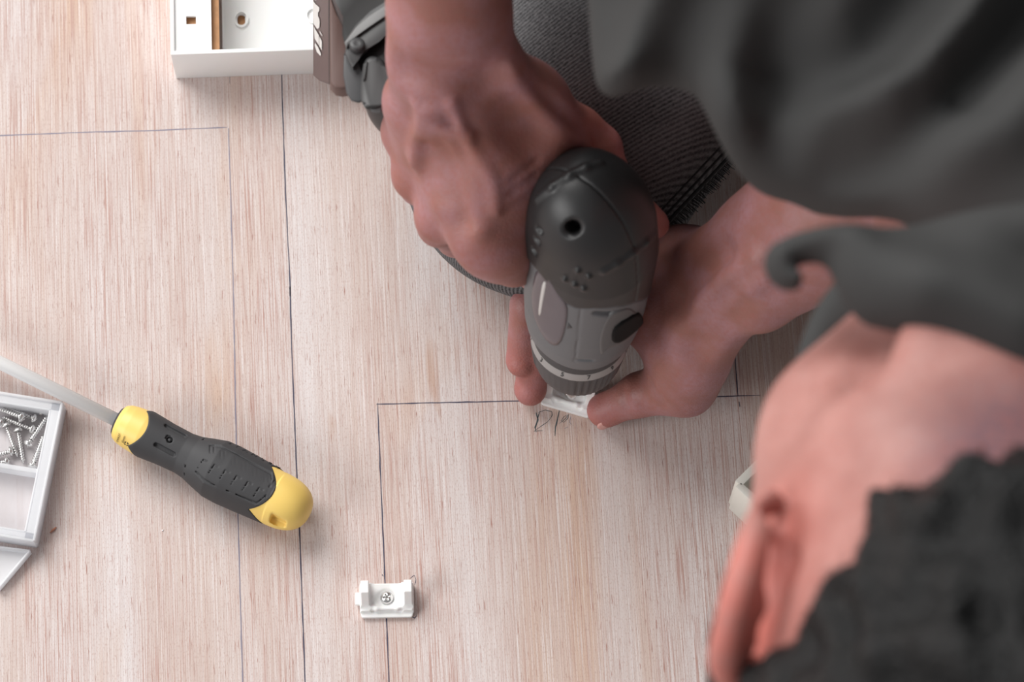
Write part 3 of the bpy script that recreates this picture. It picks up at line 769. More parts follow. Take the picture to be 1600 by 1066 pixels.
# curved grey cheek, latch button, boss
def ribbon(name, m, inner, outer, ztop, depth, parent, bevel=.0012):
    return slab(name, m, inner + outer[::-1], ztop, depth, parent, bevel, (0, depth * .42))
ft = mat('grey foot trim', (62, 62, 63), .42)
rb = ribbon('foot_trim', ft, [(640, 28), (610, 48), (590, 62), (572, 82), (556, 92), (552, 110)], [(640, -20), (606, 0), (578, 18), (556, 38), (543, 58), (538, 84)], .184, .016, drill)
ribbon('trim_ridge', mat('light trim', (98, 98, 98), .35), [(640, 6), (604, 24), (578, 38), (560, 54), (541, 76)], [(640, -6), (604, 8), (576, 24), (556, 42), (538, 66)], .1855, .004, rb, .0008)
c = dl(558, 69, .186); bm = bmesh.new(); lathe_bm(bm, [(.0036, -.006), (.0036, .0002), (.0030, .0010), (.0012, .0006)], 32, Matrix.Translation(c)); from_bm('screw_boss', bm, ft, drill)
slab('foot_block', dgr, [(537, 84), (560, 98), (572, 120), (572, 156), (560, 161), (549, 158), (541, 146), (536, 118)], .179, .010, drill, .001, (0, .004))
s_ = slab('battery_latch', mat('grey latch', (58, 58, 59), .45), [(571, 92), (582, 87), (598, 94), (604, 110), (609, 140), (608, 164), (600, 174), (586, 177), (572, 172), (563, 158), (564, 130), (567, 104)], .186, .014, drill, .002, (0, .006), 2)
slab('latch_slot', black2, [(571, 97), (575, 96), (572, 124), (568, 127), (567, 122)], .1866, .002, s_, .0004)
slab('latch_groove', black2, [(570, 163), (585, 166), (598, 162), (598, 165), (585, 170), (571, 168)], .1866, .002, s_, .0003, (0, 0), 1)
# worn print on the battery: pale flat marks on its label face
fa_, fb_ = at(513, 0, .172), at(513, 100, .172); fc_ = fa_ + Vector((DR[0], DR[1], -.072)); fn = (fb_ - fa_).cross(fc_ - fa_).normalized()
if fn.x > 0: fn = -fn
def on_label(x, y):
    d = R_CAM @ Vector((x - 800.0, 533.0 - y, -F)); o = Vector((0, 0, CH)); t = (fa_ - o).dot(fn) / d.dot(fn); return DI @ (o + d * t + fn * .00025)
bm = bmesh.new()
for pl in ([(75, -60), (110, -40), (120, -10), (110, 5), (80, -10)], [(75, 10), (110, 55), (128, 68), (150, 90), (150, 130), (135, 150), (135, 190), (150, 225), (155, 270), (150, 330), (125, 345), (80, 280)], [(85, 320), (145, 420), (146, 540), (95, 460)], [(150, 432), (180, 490), (180, 600), (150, 548)], [(100, 510), (135, 560), (170, 640), (165, 665), (120, 620), (95, 540)], [(150, 360), (185, 420), (182, 432), (158, 392)]):
    f = bm.faces.new([bm.verts.new(on_label(480 + x / 7.614, y / 7.614)) for x, y in pl])
link('battery_print', (lambda b: (lambda m: (b.to_mesh(m), b.free(), m)[2])(bpy.data.meshes.new('battery_print')))(bm), lit, bat, False)
# ------------------------------------------------------------------ the kneeling person
def J(parent, px, py, length, low=True):
    """point seen at (px, py) at a bone's length from its parent joint"""
    best = None; zs_ = np.linspace(parent.z - length, parent.z + length, 161)
    D = [abs((at(px, py, z) - parent).length - length) for z in zs_]; h = len(zs_) // 2
    rng_ = range(0, h + 1) if low else range(h, len(zs_))
    i = min(rng_, key=lambda q: D[q]); return at(px, py, float(zs_[i]))
B = Sdf(); red = []          # red: points where the skin is flushed
def bones(pts, rs, k=.006): B.chain([tuple(p) for p in pts], rs, k)

# ---- right hand (picture left), wrapped over the drill handle
rw = at(706, 92, .232)                                           # wrist
re_ = at(668, -640, .40); rsh = at(1420, -60, .37)              # elbow, shoulder
RM = [J(rw, 752, 374, .092), J(rw, 690, 334, .090), J(rw, 652, 268, .083), J(rw, 636, 202, .074)]   # index .. little knuckle
r1 = rw.lerp(re_, .10); r2 = rw.lerp(re_, .35)
side = (at(780, 92, .232) - at(620, 92, .232)).normalized()
bones([re_, r2, r1, rw], [.038, .028, .0205, .0205], .012)
for s_ in (-1, 1):
    bones([r2 + side * .004 * s_, r1 + side * .0055 * s_, rw + side * .0075 * s_], [.0245, .0175, .0165], .012)
rcm = [rw + side * o for o in (.012, .004, -.005, -.013)]
for i in range(4):                                               # metacarpals
    bones([rcm[i], rcm[i].lerp(RM[i], .55), RM[i] - Vector((0, 0, .003))], [.0130, .0110, .0100], .012)
palm = [RM[0].lerp(rw, .4) - Vector((-.004, 0, .016)), RM[2].lerp(rw, .4) - Vector((-.010, 0, .016))]
bones([palm[0], palm[1]], [.015, .015], .02)
for i, r_ in enumerate((.0108, .0106, .0098, .0094)): B.ell(RM[i] + Vector((0, 0, .0005)), (r_, r_, r_), None, .008)
# knuckle outlines that stand proud on the outer side
for (x, y, z_, r_) in ((632, 208, RM[3].z - .004, .0075), (650, 284, RM[2].z - .004, .0070), (684, 350, RM[1].z - .006, .0072)):
    B.cap(at(x, y, z_), at(x + 10, y - 18, z_ + .002), r_, r_ * .9, .008)
# fingers curl down and round under the handle
def finger(mcp, p, m, d, rs, k=.004):
    bones([mcp, p, m, d], rs, k)
RP = [at(806, 404, .128), at(686, 352, .1285), at(656, 290, .1275), at(638, 222, .1290)]
RMi = [at(838, 425, .104), at(712, 372, .098), at(682, 305, .098), at(660, 235, .100)]
RT = [at(868, 405, .106), at(752, 340, .104), at(720, 280, .106), at(694, 215, .110)]
for i in range(4):
    q = (.0100, .0098, .0092, .0086)[i]; finger(RM[i] - Vector((0, 0, .002)), RP[i], RMi[i], RT[i], [q * 1.05, q * .98, q * .88, q * .8])
# fleshy side of the index base towards the drill
bones([RM[0], RM[0].lerp(RP[0], .5)], [.0110, .0105], .008)
bones([at(770, 392, RM[0].z - .010), at(800, 410, .132)], [.0115, .0100], .01)
# web and thumb over the back of the drill
tc0 = at(772, 120, .222); tc1 = at(836, 160, .200); tc2 = at(902, 208, .172); tc3 = at(968, 300, .140); tc4 = at(1021, 350, .126)
bones([tc0, tc1], [.0155, .0130], .012); bones([tc1, tc2], [.0130, .0112], .008); bones([tc2, at(932, 232, .165)], [.0115, .0112], .006)
bones([at(932, 233, .163), tc3, tc4], [.0108, .0088, .0074], .005)
web = at(800, 250, .184)
bones([tc0.lerp(tc1, .6) - Vector((0, 0, .006)), web, RM[0].lerp(rw, .25) - Vector((0, 0, .006))], [.011, .0115, .012], .02)
bones([at(840, 225, .176), at(812, 300, .165), at(790, 360, .155)], [.0095, .0105, .0120], .02)
bones([at(800, 150, .203), at(842, 205, .190), at(850, 250, .172)], [.009, .008, .0075], .016)
# long tendon of the thumb
# creases at the wrist
def on_skin(px, py, near=.30):
    """where the figure's surface is met at photograph position (px, py)"""
    o = np.array((0, 0, CH), np.float32); q = np.array(at(px, py, near), np.float32); d = (q - o) / np.linalg.norm(q - o); t = float(np.linalg.norm(q - o))
    for _ in range(60):
        v = float(B.ev((o + d * t)[None].astype(np.float32))[0])
        if v < .0002: break
        t += v * .8
    return (Vector(o + d * t) if v < .001 else None), Vector(d)
def relief(pts, r, k, h, op='+', near=.30):
    """raised (or sunk) line modelled on the skin: h metres proud"""
    Q = [q for q in (on_skin(x, y, near) for x, y in pts) if q[0] is not None]
    if len(Q) < 2: return
    n = len(pts); C_ = [p + d * ((r - h) if op == '+' else -(r - h)) for p, d in Q]
    C_ = [c for c in C_]
    for i in range(2):
        C_ = [C_[0]] + [q for a, b in zip(C_, C_[1:]) for q in (a.lerp(b, .25), a.lerp(b, .75))] + [C_[-1]]
    B.curve(C_, [r * .4] + [r] * (len(C_) - 2) + [r * .4], k, op)
# tendons, hollows and veins over the back of the right hand
relief([(745, 360), (728, 310), (712, 250), (700, 200)], .0030, .008, .0012)
relief([(684, 318), (680, 270), (676, 215), (680, 170)], .0026, .008, .0012)
relief([(650, 255), (655, 215), (662, 175)], .0022, .007, .0010)
relief([(718, 350), (702, 300), (692, 260)], .0050, .014, .0010, '-')
relief([(670, 315), (664, 280), (662, 245)], .0040, .010, .0008, '-')
relief([(772, 168), (805, 188), (842, 205)], .0075, .016, .0026, '-')
relief([(803, 92), (835, 140), (880, 184), (935, 222)], .0022, .006, .0016, '-')
relief([(794, 96), (822, 145), (862, 190), (915, 226)], .0026, .007, .0012)
relief([(625, 120), (690, 140), (765, 128)], .0050, .014, .0012, '-')
relief([(705, 160), (735, 230), (772, 280), (775, 330)], .0010, .005, .0007)
relief([(648, 160), (690, 200), (735, 215)], .0009, .005, .0006)
relief([(800, 302), (818, 290), (838, 275)], .0010, .003, .0007, '-')
relief([(802, 282), (820, 268), (840, 252)], .0009, .003, .0006, '-')
relief([(790, 330), (812, 316), (832, 306)], .0009, .003, .0006, '-')
red += [(RM[i], .010) for i in range(4)] + [(tc2, .018), (at(950, 226, .165), .014), (tc4, .012)]

# ---- left hand (picture right), holding the clip
lw = at(1160, 424, .118); le = at(1500, 205, .225); lsh = at(1760, 330, .36)
l1 = lw.lerp(le, .16); l2 = lw.lerp(le, .42)
bones([lw, l1, l2, le, lsh], [.0235, .0250, .0320, .0380, .042], .02)
up_ = (at(1100, 345, .118) - at(1200, 495, .118)).normalized()
for s_ in (-1, 1): bones([lw + up_ * (.0070 * s_ - .0015), l1 + up_ * (.0075 * s_), l2 + up_ * .006 * s_], [.0175, .0185, .026], .012)
B.ell(at(1195, 482, .122), (.0078, .0078, .0075), None, .008)      # wrist bone
LMz = (.060, .066, .060, .052)
LM = [at(1034, 508, .062), at(1005, 462, .068), at(988, 430, .060), at(984, 402, .050)]
lcm = [lw + up_ * o for o in (-.012, -.006, .000, .005)]
for i in range(4):
    bones([lcm[i], lcm[i].lerp(LM[i], .5) + Vector((0, 0, .002)), LM[i]], [.0150, .0130, .0110], .012)
bones([lw.lerp(LM[0], .4) + Vector((-.002, -.006, -.012)), lw.lerp(LM[1], .75) + Vector((0, 0, -.014))], [.016, .0130], .02)
LP = [at(900, 470, .048), at(872, 428, .050), at(870, 385, .040), at(885, 345, .030)]
LD = [at(842, 524, .034), at(824, 478, .048), at(845, 430, .022), at(865, 395, .016)]
LT = [at(829, 605, .0110), at(815, 560, .0260), at(850, 455, .0125), at(870, 430, .012)]
for i in range(4):
    q = (.0098, .0096, .0090, .0082)[i]; finger(LM[i], LP[i], LD[i], LT[i], [q * 1.15, q * 1.0, q * .90, q * .80], .0012)
B.ell(LT[0] + Vector((0, -.001, 0)), (.0082, .0086, .0078), None, .001); B.ell(LT[1] + Vector((0, -.001, 0)), (.0078, .0086, .0074), None, .001)
# thumb
th0 = at(1112, 492, .098); th1 = at(1064, 597, .040); th2 = at(1000, 617, .0235); th3 = at(944, 642, .0105)
bones([th0, th0.lerp(th1, .5), th1], [.0165, .0150, .0148], .010); bones([th1, at(1035, 608, .030)], [.0155, .0118], .006)
bones([at(1035, 608, .030), th2], [.0116, .0105], .005); bones([th2, th3], [.0108, .0080], .004); B.ell(th3 + Vector((.001, .0005, .0005)), (.0090, .0084, .0078), None, .003)
bones([th0.lerp(th1, .75), at(1052, 535, .050), LM[0]], [.0130, .0105, .0110], .016)    # web
bones([lw + Vector((-.006, -.008, -.006)), at(1085, 555, .060), at(1076, 608, .034)], [.016, .0125, .0110], .010)
relief([(971, 606), (972, 620), (977, 636)], .0024, .0025, .0006, '-', .12)
relief([(1014, 598), (1020, 614), (1032, 632)], .0024, .003, .0006, '-', .12)
relief([(1200, 425), (1150, 470), (1105, 520)], .0026, .008, .0010, '+', .25)
relief([(1185, 400), (1130, 430), (1080, 470)], .0026, .008, .0010, '+', .25)
relief([(1150, 480), (1110, 520), (1080, 560)], .0045, .012, .0006, '-', .25)
relief([(1130, 390), (1090, 430), (1052, 480)], .0030, .010, .0005, '-', .25)
red += [(th3, .012), (LT[0], .013), (LT[1], .013), (th2, .008), (LM[0], .012)]

# ---- head and neck
DPX = lambda px, py, depth: (lambda d: Vector((0, 0, CH)) + d * depth)(R_CAM @ Vector(((px - 800) / F, (533 - py) / F, -1)))    # depth along the view
def HP(px, py, dep): return DPX(px, py, dep)
crown = (R_CAM @ Vector((.17, -.975, -.12))).normalized()          # towards the top of the head
face = (R_CAM @ Vector((-.38, -.02, -.90))); face = (face - crown * face.dot(crown)).normalized()
ear_ax = crown.cross(face).normalized()
if ear_ax.dot(R_CAM @ Vector((-1, 0, 0))) < 0: ear_ax = -ear_ax      # out of the near ear
HM = np.array([[crown[i], face[i], ear_ax[i]] for i in range(3)])
hc = HP(1560, 1110, 1.060)
B.ell(hc, (.098, .094, .074), HM, .02)
B.ell(hc + crown * .03 - face * .012, (.088, .084, .074), HM, .03)
def hp(c, f, e): return hc + crown * c + face * f + ear_ax * e
B.cap(hp(-.055, .045, .025), hp(-.080, .070, .010), .029, .025, .015)       # jaw
B.cap(hp(-.055, .045, -.025), hp(-.080, .070, -.010), .029, .025, .015)
B.cap(hp(-.095, .088, 0), hp(-.085, .092, 0), .017, .017, .025)            # chin
B.ell(hp(-.020, .070, 0), (.050, .030, .049), HM, .02)
B.cap(hp(.010, .095, 0), hp(-.024, .112, 0), .007, .0105, .01)             # nose
for e_ in (-1, 1):
    B.cap(hp(-.026, .104, e_ * .009), hp(-.026, .104, e_ * .010), .0065, .006, .006)
    B.cap(hp(.018, .096, e_ * .016), hp(.020, .088, e_ * .040), .008, .007, .014)
    B.ell(hp(.002, .090, e_ * .031), (.013, .012, .016), HM, .008, '-'); B.ell(hp(.002, .083, e_ * .030), (.0115, .0115, .0125), HM, .002)
B.cap(hp(-.050, .103, -.018), hp(-.050, .103, .018), .0055, .0055, .006); B.cap(hp(-.059, .101, -.014), hp(-.059, .101, .014), .006, .006, .004)
# neck, nape, shoulders
n0 = HP(1455, 850, 1.090); n1 = HP(1530, 660, 1.100); n2 = at(1600, 440, .375)
bones([n0, n1, n2], [.046, .047, .050], .03)
bones([HP(1378, 800, 1.110), HP(1440, 675, 1.115), HP(1500, 560, 1.14)], [.032, .025, .022], .015)
bones([HP(1300, 900, 1.110), HP(1350, 780, 1.11)], [.024, .026], .015)
bones([HP(1310, 900, 1.070), HP(1400, 700, 1.062), HP(1440, 560, 1.08)], [.016, .012, .012], .03)      # neck muscle
B.cap(HP(1368, 500, 1.085), HP(1360, 580, 1.070), .012, .006, .02, '-')
torso = at(1800, -250, .30); pelvis = at(1560, -900, .20)
bones([n2, torso, pelvis], [.042, .085, .105], .02); bones([n2, rsh, at(1180, -420, .40), re_], [.045, .045, .040, .038], .02); bones([n2, lsh], [.045, .042], .02)
# near ear: rim, lobe and back of the shell, standing off the head
def E_(px, py, dep): return HP(px, py, dep)
rim = [E_(1203, 786, 1.054), E_(1184, 830, 1.043), E_(1168, 880, 1.036), E_(1153, 935, 1.034), E_(1141, 990, 1.038), E_(1136, 1035, 1.046), E_(1155, 1062, 1.056), E_(1188, 1052, 1.062)]
def spline(P, n=4):
    out = []
    for i in range(len(P) - 1):
        a, b, c, d = P[max(i - 1, 0)], P[i], P[i + 1], P[min(i + 2, len(P) - 1)]
        for j in range(n):
            t = j / n; out.append(.5 * ((2 * b) + (c - a) * t + (2 * a - 5 * b + 4 * c - d) * t * t + (3 * b - a - 3 * c + d) * t ** 3))
    return out + [P[-1]]
_R = spline(rim); B.curve(_R, list(np.interp(np.linspace(0, 1, len(_R)), [0, .15, .5, .8, 1], [.0050, .0058, .0060, .0064, .0046])), .004)
for a, b in zip(rim[1:-2], rim[2:-1]): B.cap(a + Vector((.006, 0, -.008)), b + Vector((.006, 0, -.008)), .0036, .0036, .006)      # shell behind the rim
bones([E_(1228, 800, 1.070), E_(1250, 860, 1.070), E_(1240, 920, 1.070), E_(1205, 985, 1.072), E_(1170, 1040, 1.068)], [.0050, .0085, .0090, .0080, .0060], .006)
bones([E_(1256, 835, 1.062), E_(1252, 890, 1.062)], [.0062, .0068], .004)
B.cap(E_(1214, 776, 1.046), E_(1216, 800, 1.050), .0050, .0040, .005, '-')
B.cap(E_(1218, 800, 1.046), E_(1216, 880, 1.046), .0050, .0072, .004, '-')
B.cap(E_(1214, 880, 1.046), E_(1182, 1000, 1.050), .0070, .0060, .004, '-')
B.cap(E_(1275, 830, 1.058), E_(1262, 930, 1.058), .0036, .0040, .006, '-')
red += [(p, .010) for p in rim[2:]] + [(E_(1238, 860, 1.062), .020), (E_(1230, 910, 1.062), .022), (E_(1200, 970, 1.062), .024)]
skin = bpy.data.materials.new('skin'); skin.use_nodes = True
def build_skin():
    N = skin.node_tree.nodes; L = skin.node_tree.links; b = N['Principled BSDF']
    at_ = N.new('ShaderNodeAttribute'); at_.attribute_name = 'flush'
    tc = N.new('ShaderNodeTexCoord')
    def nz(sc, det=4):
        n = N.new('ShaderNodeTexNoise'); n.inputs['Scale'].default_value = sc; n.inputs['Detail'].default_value = det; L.new(tc.outputs['Object'], n.inputs['Vector']); return n.outputs['Fac']
    def mix(f, a, c):
        x = N.new('ShaderNodeMix'); x.data_type = 'RGBA'
        if isinstance(f, float): x.inputs[0].default_value = f
        else: L.new(f, x.inputs[0])
        for s_, q in ((6, a), (7, c)):
            if isinstance(q, tuple): x.inputs[s_].default_value = q
            else: L.new(q, x.inputs[s_])
        return x.outputs[2]
    mr = N.new('ShaderNodeMapRange'); mr.inputs['From Min'].default_value = .38; mr.inputs['From Max'].default_value = .64; L.new(nz(45, 5), mr.inputs['Value'])
    mr2 = N.new('ShaderNodeMapRange'); mr2.inputs['From Min'].default_value = .45; mr2.inputs['From Max'].default_value = .7; mr2.inputs['To Max'].default_value = .5; L.new(nz(420, 3), mr2.inputs['Value'])
    at2 = N.new('ShaderNodeAttribute'); at2.attribute_name = 'tan'  # shade on the arms and hands, put into the skin colour
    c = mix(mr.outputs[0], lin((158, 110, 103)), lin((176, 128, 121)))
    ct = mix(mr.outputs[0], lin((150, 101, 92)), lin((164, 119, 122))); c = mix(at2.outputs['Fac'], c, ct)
    at3 = N.new('ShaderNodeAttribute'); at3.attribute_name = 'stubble'; sm_ = N.new('ShaderNodeMath'); sm_.operation = 'MULTIPLY'; sm_.inputs[1].default_value = .75; L.new(at3.outputs['Fac'], sm_.inputs[0]); c = mix(sm_.outputs[0], c, lin((92, 72, 84)))
    c = mix(mr2.outputs[0], c, lin((158, 98, 90)))
    c = mix(at_.outputs['Fac'], c, lin((192, 102, 90)))
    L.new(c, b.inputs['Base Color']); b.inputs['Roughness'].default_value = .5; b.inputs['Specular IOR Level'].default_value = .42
    b.inputs['Subsurface Weight'].default_value = .12; b.inputs['Subsurface Radius'].default_value = (1, .35, .2); b.inputs['Subsurface Scale'].default_value = .004
    v = N.new('ShaderNodeTexVoronoi'); v.inputs['Scale'].default_value = 900; L.new(tc.outputs['Object'], v.inputs['Vector'])
    ad = N.new('ShaderNodeMath'); ad.operation = 'ADD'; L.new(v.outputs['Distance'], ad.inputs[0]); L.new(nz(300, 6), ad.inputs[1])
    bp = N.new('ShaderNodeBump'); bp.inputs['Strength'].default_value = .22; bp.inputs['Distance'].default_value = .0005; L.new(ad.outputs[0], bp.inputs['Height']); L.new(bp.outputs[0], b.inputs['Normal'])
build_skin()
person = empty('person', Matrix.Identity(4)); tag(person, 'person in dark grey shirt bending down, gripping the drill and holding a clip', 'person')
lo = (-.30, .02, -.004); hi = (.60, 1.15, .68)
me = B.mesh(.0016, lo, hi)
co = np.empty(len(me.vertices) * 3, np.float32); me.vertices.foreach_get('co', co); co = co.reshape(-1, 3)
fl = np.zeros(len(co), np.float32)
for p, r in red: fl = np.maximum(fl, (.85 if p.z > .3 else .42) * np.exp(-((co - np.array(p, np.float32)) ** 2).sum(1) / (r * r)))
me.attributes.new('tan', 'FLOAT', 'POINT').data.foreach_set('value', np.clip((np.linalg.norm(co - np.array(hc, np.float32), axis=1) - .26) / .14, 0, 1).astype(np.float32))  # painted shade grows with distance from the head
_st = [(1430, 745), (1445, 690), (1480, 645), (1540, 612), (1620, 600), (1800, 640), (1800, 900), (1400, 900)]
_st = [(HP(x, y, 1.05).x, HP(x, y, 1.05).y) for x, y in _st]
_sd = np.ones(len(co), np.float32); _m = (np.linalg.norm(co - np.array(HP(1560, 700, 1.05), np.float32), axis=1) < .16); _sd[_m] = poly_dist(co[_m][:, :2], _st)
me.attributes.new('stubble', 'FLOAT', 'POINT').data.foreach_set('value', np.clip(.5 - _sd / .024, 0, 1).astype(np.float32))
me.attributes.new('flush', 'FLOAT', 'POINT').data.foreach_set('value', fl)
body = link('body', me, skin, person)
# thumb nail of the left hand and the other nails
nailm = mat('fingernail', (214, 160, 152), .3)
def nail(tipp, prev, upv, r):
    ax_ = (tipp - prev).normalized(); u = (upv - ax_ * upv.dot(ax_)).normalized(); s_ = ax_.cross(u); bm = bmesh.new(); n = 8; g = []
    for i in range(n + 1):
        row = []
        for j in range(n + 1):
            a = (i / n - .5) * 1.5; t = (j / n - .5) * 1.25 * r; w_ = math.sqrt(max(0, 1 - (2 * abs(j / n - .5)) ** 4 * .5))
            row.append(bm.verts.new(tipp + ax_ * (t - .0005) + (u * math.cos(a * w_) + s_ * math.sin(a * w_)) * (r + .0003)))
        g.append(row)
    for i in range(n):
        for j in range(n): bm.faces.new((g[i][j], g[i + 1][j], g[i + 1][j + 1], g[i][j + 1]))
    o = from_bm('fingernail', bm, nailm, body); sm = o.modifiers.new('thickness', 'SOLIDIFY'); sm.thickness = .0005; return o
nail(th3, th2, Vector((.25, -.9, -.1)), .0078); nail(LT[0], LD[0], Vector((-.6, .3, .2)) * -1, .0074) if False else None
nail(LT[0], LD[0], Vector((-.55, .75, .0)), .0074); nail(LT[1], LD[1], Vector((-.55, .75, .0)), .0072)

# ---- hair
hairm = mat('black hair', (12, 12, 13), .45, spec=.35, var=.9, vscale=70, bump=420, bstr=.9, bdist=.003)
Hs = Sdf()
Hs.ell(hc, (.108, .103, .083), HM, .02); Hs.ell(hc + crown * .03 - face * .012, (.099, .095, .084), HM, .03)
Hs.chain([HP(1560, 820, 1.02), HP(1640, 760, 1.02)], [.022, .022], .03)
hl = [(1700, 730), (1600, 742), (1520, 750), (1450, 768), (1385, 778), (1352, 812), (1330, 860), (1305, 915), (1290, 960), (1250, 995), (1205, 1020), (1165, 1055), (1130, 1100), (1060, 1300), (1500, 1900), (2100, 1700), (2000, 900)]
hl = [(HP(x, y, 1.02).x, HP(x, y, 1.02).y) for x, y in hl]
# the hair ends along the hairline: a surface that follows the line of sight of nobody, but the vertical over it
def hairline(P): 
    d = per_column(lambda Q: poly_dist(Q, hl), P); top = np.clip((P[:, 2] - (hc.z - .02)) / .02, 0, 1)
    fr_ = (P - np.array(hc, np.float32)) @ np.array(face, np.float32); cr_ = (P - np.array(hc, np.float32)) @ np.array(crown, np.float32)
    low = np.maximum(fr_ - .045 - np.maximum(cr_, 0) * .35, -cr_ - .0)          # no hair on the face
    return d * top + low * (1 - top)
Hs.fun(hairline, '&', .006)
_r = np.random.RandomState(3); _k = _r.normal(0, 1, (26, 3)).astype(np.float32) * 150; _ph = _r.rand(26).astype(np.float32) * 6.28
Hs.fun(lambda P: (np.sin(P @ _k[:26].T + _ph).sum(1) / 26 * 2.2 * .0075).astype(np.float32), 'x')
sb = [HP(1180, 850, 1.115), HP(1163, 920, 1.115), HP(1152, 1000, 1.11), HP(1152, 1080, 1.105)]
Hs.chain(sb, [.004, .007, .009, .011], .006)
hme = Hs.mesh(.0020, (-.1, -.2, .2), (.6, .6, .75)); hair = link('hair', hme, hairm, person)
# short strands all over it
hv = np.empty(len(hme.vertices) * 3, np.float32); hme.vertices.foreach_get('co', hv); hv = hv.reshape(-1, 3); hn = np.empty_like(hv).ravel(); hme.vertices.foreach_get('normal', hn); hn = hn.reshape(-1, 3)
pick = _r.choice(len(hv), 16000); V_ = []; F_ = []
lay = np.array(crown * -.75 - face * .5, np.float32)
for q in pick:
    p = hv[q]; n_ = hn[q]
    if n_[2] < -.3: continue
    d = n_ * .55 + lay * .75 + _r.normal(0, .28, 3); d /= np.linalg.norm(d); L_ = .006 + .006 * _r.rand(); s1 = np.cross(d, n_); s1 /= np.linalg.norm(s1) + 1e-9; s2 = np.cross(d, s1); w_ = .00022; b0 = len(V_)
    for k in range(3):
        a = 2.094 * k; V_.append(p - n_ * .001 + (s1 * math.cos(a) + s2 * math.sin(a)) * w_)
    V_.append(p + d * L_ - np.array((0, 0, .0008))); F_ += [(b0, b0 + 1, b0 + 3), (b0 + 1, b0 + 2, b0 + 3), (b0 + 2, b0, b0 + 3)]
hs_ = link('hair_strands', mesh_from(V_, F_, 'strands'), mat('hair strand', (34, 34, 35), .5, spec=.25), hair, False); hs_['kind'] = 'stuff'
# ---- denim trousers: folded leg, knee on the board
def denim():
    m = bpy.data.materials.new('grey denim'); m.use_nodes = True; N = m.node_tree.nodes; L = m.node_tree.links; b = N['Principled BSDF']
    b.inputs['Roughness'].default_value = .85; b.inputs['Specular IOR Level'].default_value = .2
    tc = N.new('ShaderNodeTexCoord'); mp = N.new('ShaderNodeMapping'); mp.inputs['Rotation'].default_value = (0, 0, math.radians(64)); L.new(tc.outputs['Object'], mp.inputs['Vector'])
    wv = N.new('ShaderNodeTexWave'); wv.inputs['Scale'].default_value = 240; wv.inputs['Distortion'].default_value = 1.6; wv.inputs['Detail'].default_value = 2; wv.inputs['Detail Scale'].default_value = 2.5
    L.new(mp.outputs[0], wv.inputs['Vector'])
    n = N.new('ShaderNodeTexNoise'); n.inputs['Scale'].default_value = 900; n.inputs['Detail'].default_value = 3; L.new(tc.outputs['Object'], n.inputs['Vector'])
    n2 = N.new('ShaderNodeTexNoise'); n2.inputs['Scale'].default_value = 22; n2.inputs['Detail'].default_value = 4; L.new(tc.outputs['Object'], n2.inputs['Vector'])
    r = N.new('ShaderNodeValToRGB'); r.color_ramp.elements[0].position = .25; r.color_ramp.elements[0].color = lin((40, 40, 42)); r.color_ramp.elements[1].position = .8; r.color_ramp.elements[1].color = lin((122, 122, 124))
    a1 = N.new('ShaderNodeMath'); a1.operation = 'MULTIPLY_ADD'; a1.inputs[1].default_value = .36; L.new(wv.outputs['Fac'], a1.inputs[0])
    a2 = N.new('ShaderNodeMath'); a2.operation = 'MULTIPLY_ADD'; a2.inputs[1].default_value = .9; a2.inputs[2].default_value = -.28; L.new(n.outputs['Fac'], a2.inputs[0]); 
    a3 = N.new('ShaderNodeMath'); a3.operation = 'MULTIPLY_ADD'; a3.inputs[1].default_value = .5; L.new(n2.outputs['Fac'], a3.inputs[0]); L.new(a2.outputs[0], a3.inputs[2]); L.new(a3.outputs[0], a1.inputs[2])
    sb_ = N.new('ShaderNodeMath'); sb_.operation = 'SUBTRACT'; sb_.inputs[1].default_value = .02; L.new(a1.outputs[0], sb_.inputs[0]); L.new(sb_.outputs[0], r.inputs[0]); L.new(r.outputs[0], b.inputs['Base Color'])
    bp = N.new('ShaderNodeBump'); bp.inputs['Strength'].default_value = .5; bp.inputs['Distance'].default_value = .0005; L.new(a1.outputs[0], bp.inputs['Height']); L.new(bp.outputs[0], b.inputs['Normal']); return m
den = denim()
D = Sdf()
knee = at(862, 270, .0545); D.cap(knee, at(818, 263, .0525), .0535, .0520, .02)
D.cap(knee, at(900, 150, .075), .0535, .066, .03)
D.chain([at(870, 220, .066), at(990, -40, .125), at(1250, -480, .21)], [.060, .082, .105], .04)
D.chain([at(903, 260, .048), at(1008, 138, .047), at(1198, -62, .052), at(1400, -320, .06)], [.0475, .0465, .050, .055], .03)
D.chain([at(1250, -480, .21), at(1560, -900, .20)], [.11, .14], .04)
D.chain([at(1640, -850, .20), at(1800, -200, .15), at(1820, 240, .115)], [.12, .09, .062], .04); D.chain([at(1820, 240, .09), at(1900, -250, .055), at(1880, -500, .06)], [.058, .050, .05], .03)
# folds
for a, b, r_ in (((1090, 150, .092), (940, 205, .104), .004), ((1100, 190, .088), (960, 250, .100), .0035), ((1080, 120, .095), (960, 130, .118), .004)):
    D.cap(at(*a), at(*b), r_, r_ * .6, .012, '+')
for a, b, r_ in (((1085, 170, .098), (960, 225, .112), .003), ((1110, 135, .1), (960, 165, .12), .003)):
    D.cap(at(*a), at(*b), r_, r_, .012, '-')
D.fun(lambda P: .0006 - P[:, 2], '&', .004)
jeans = link('jeans', D.mesh(.0026, (-.15, .3, -.003), (.80, 1.3, .40)), den, person)
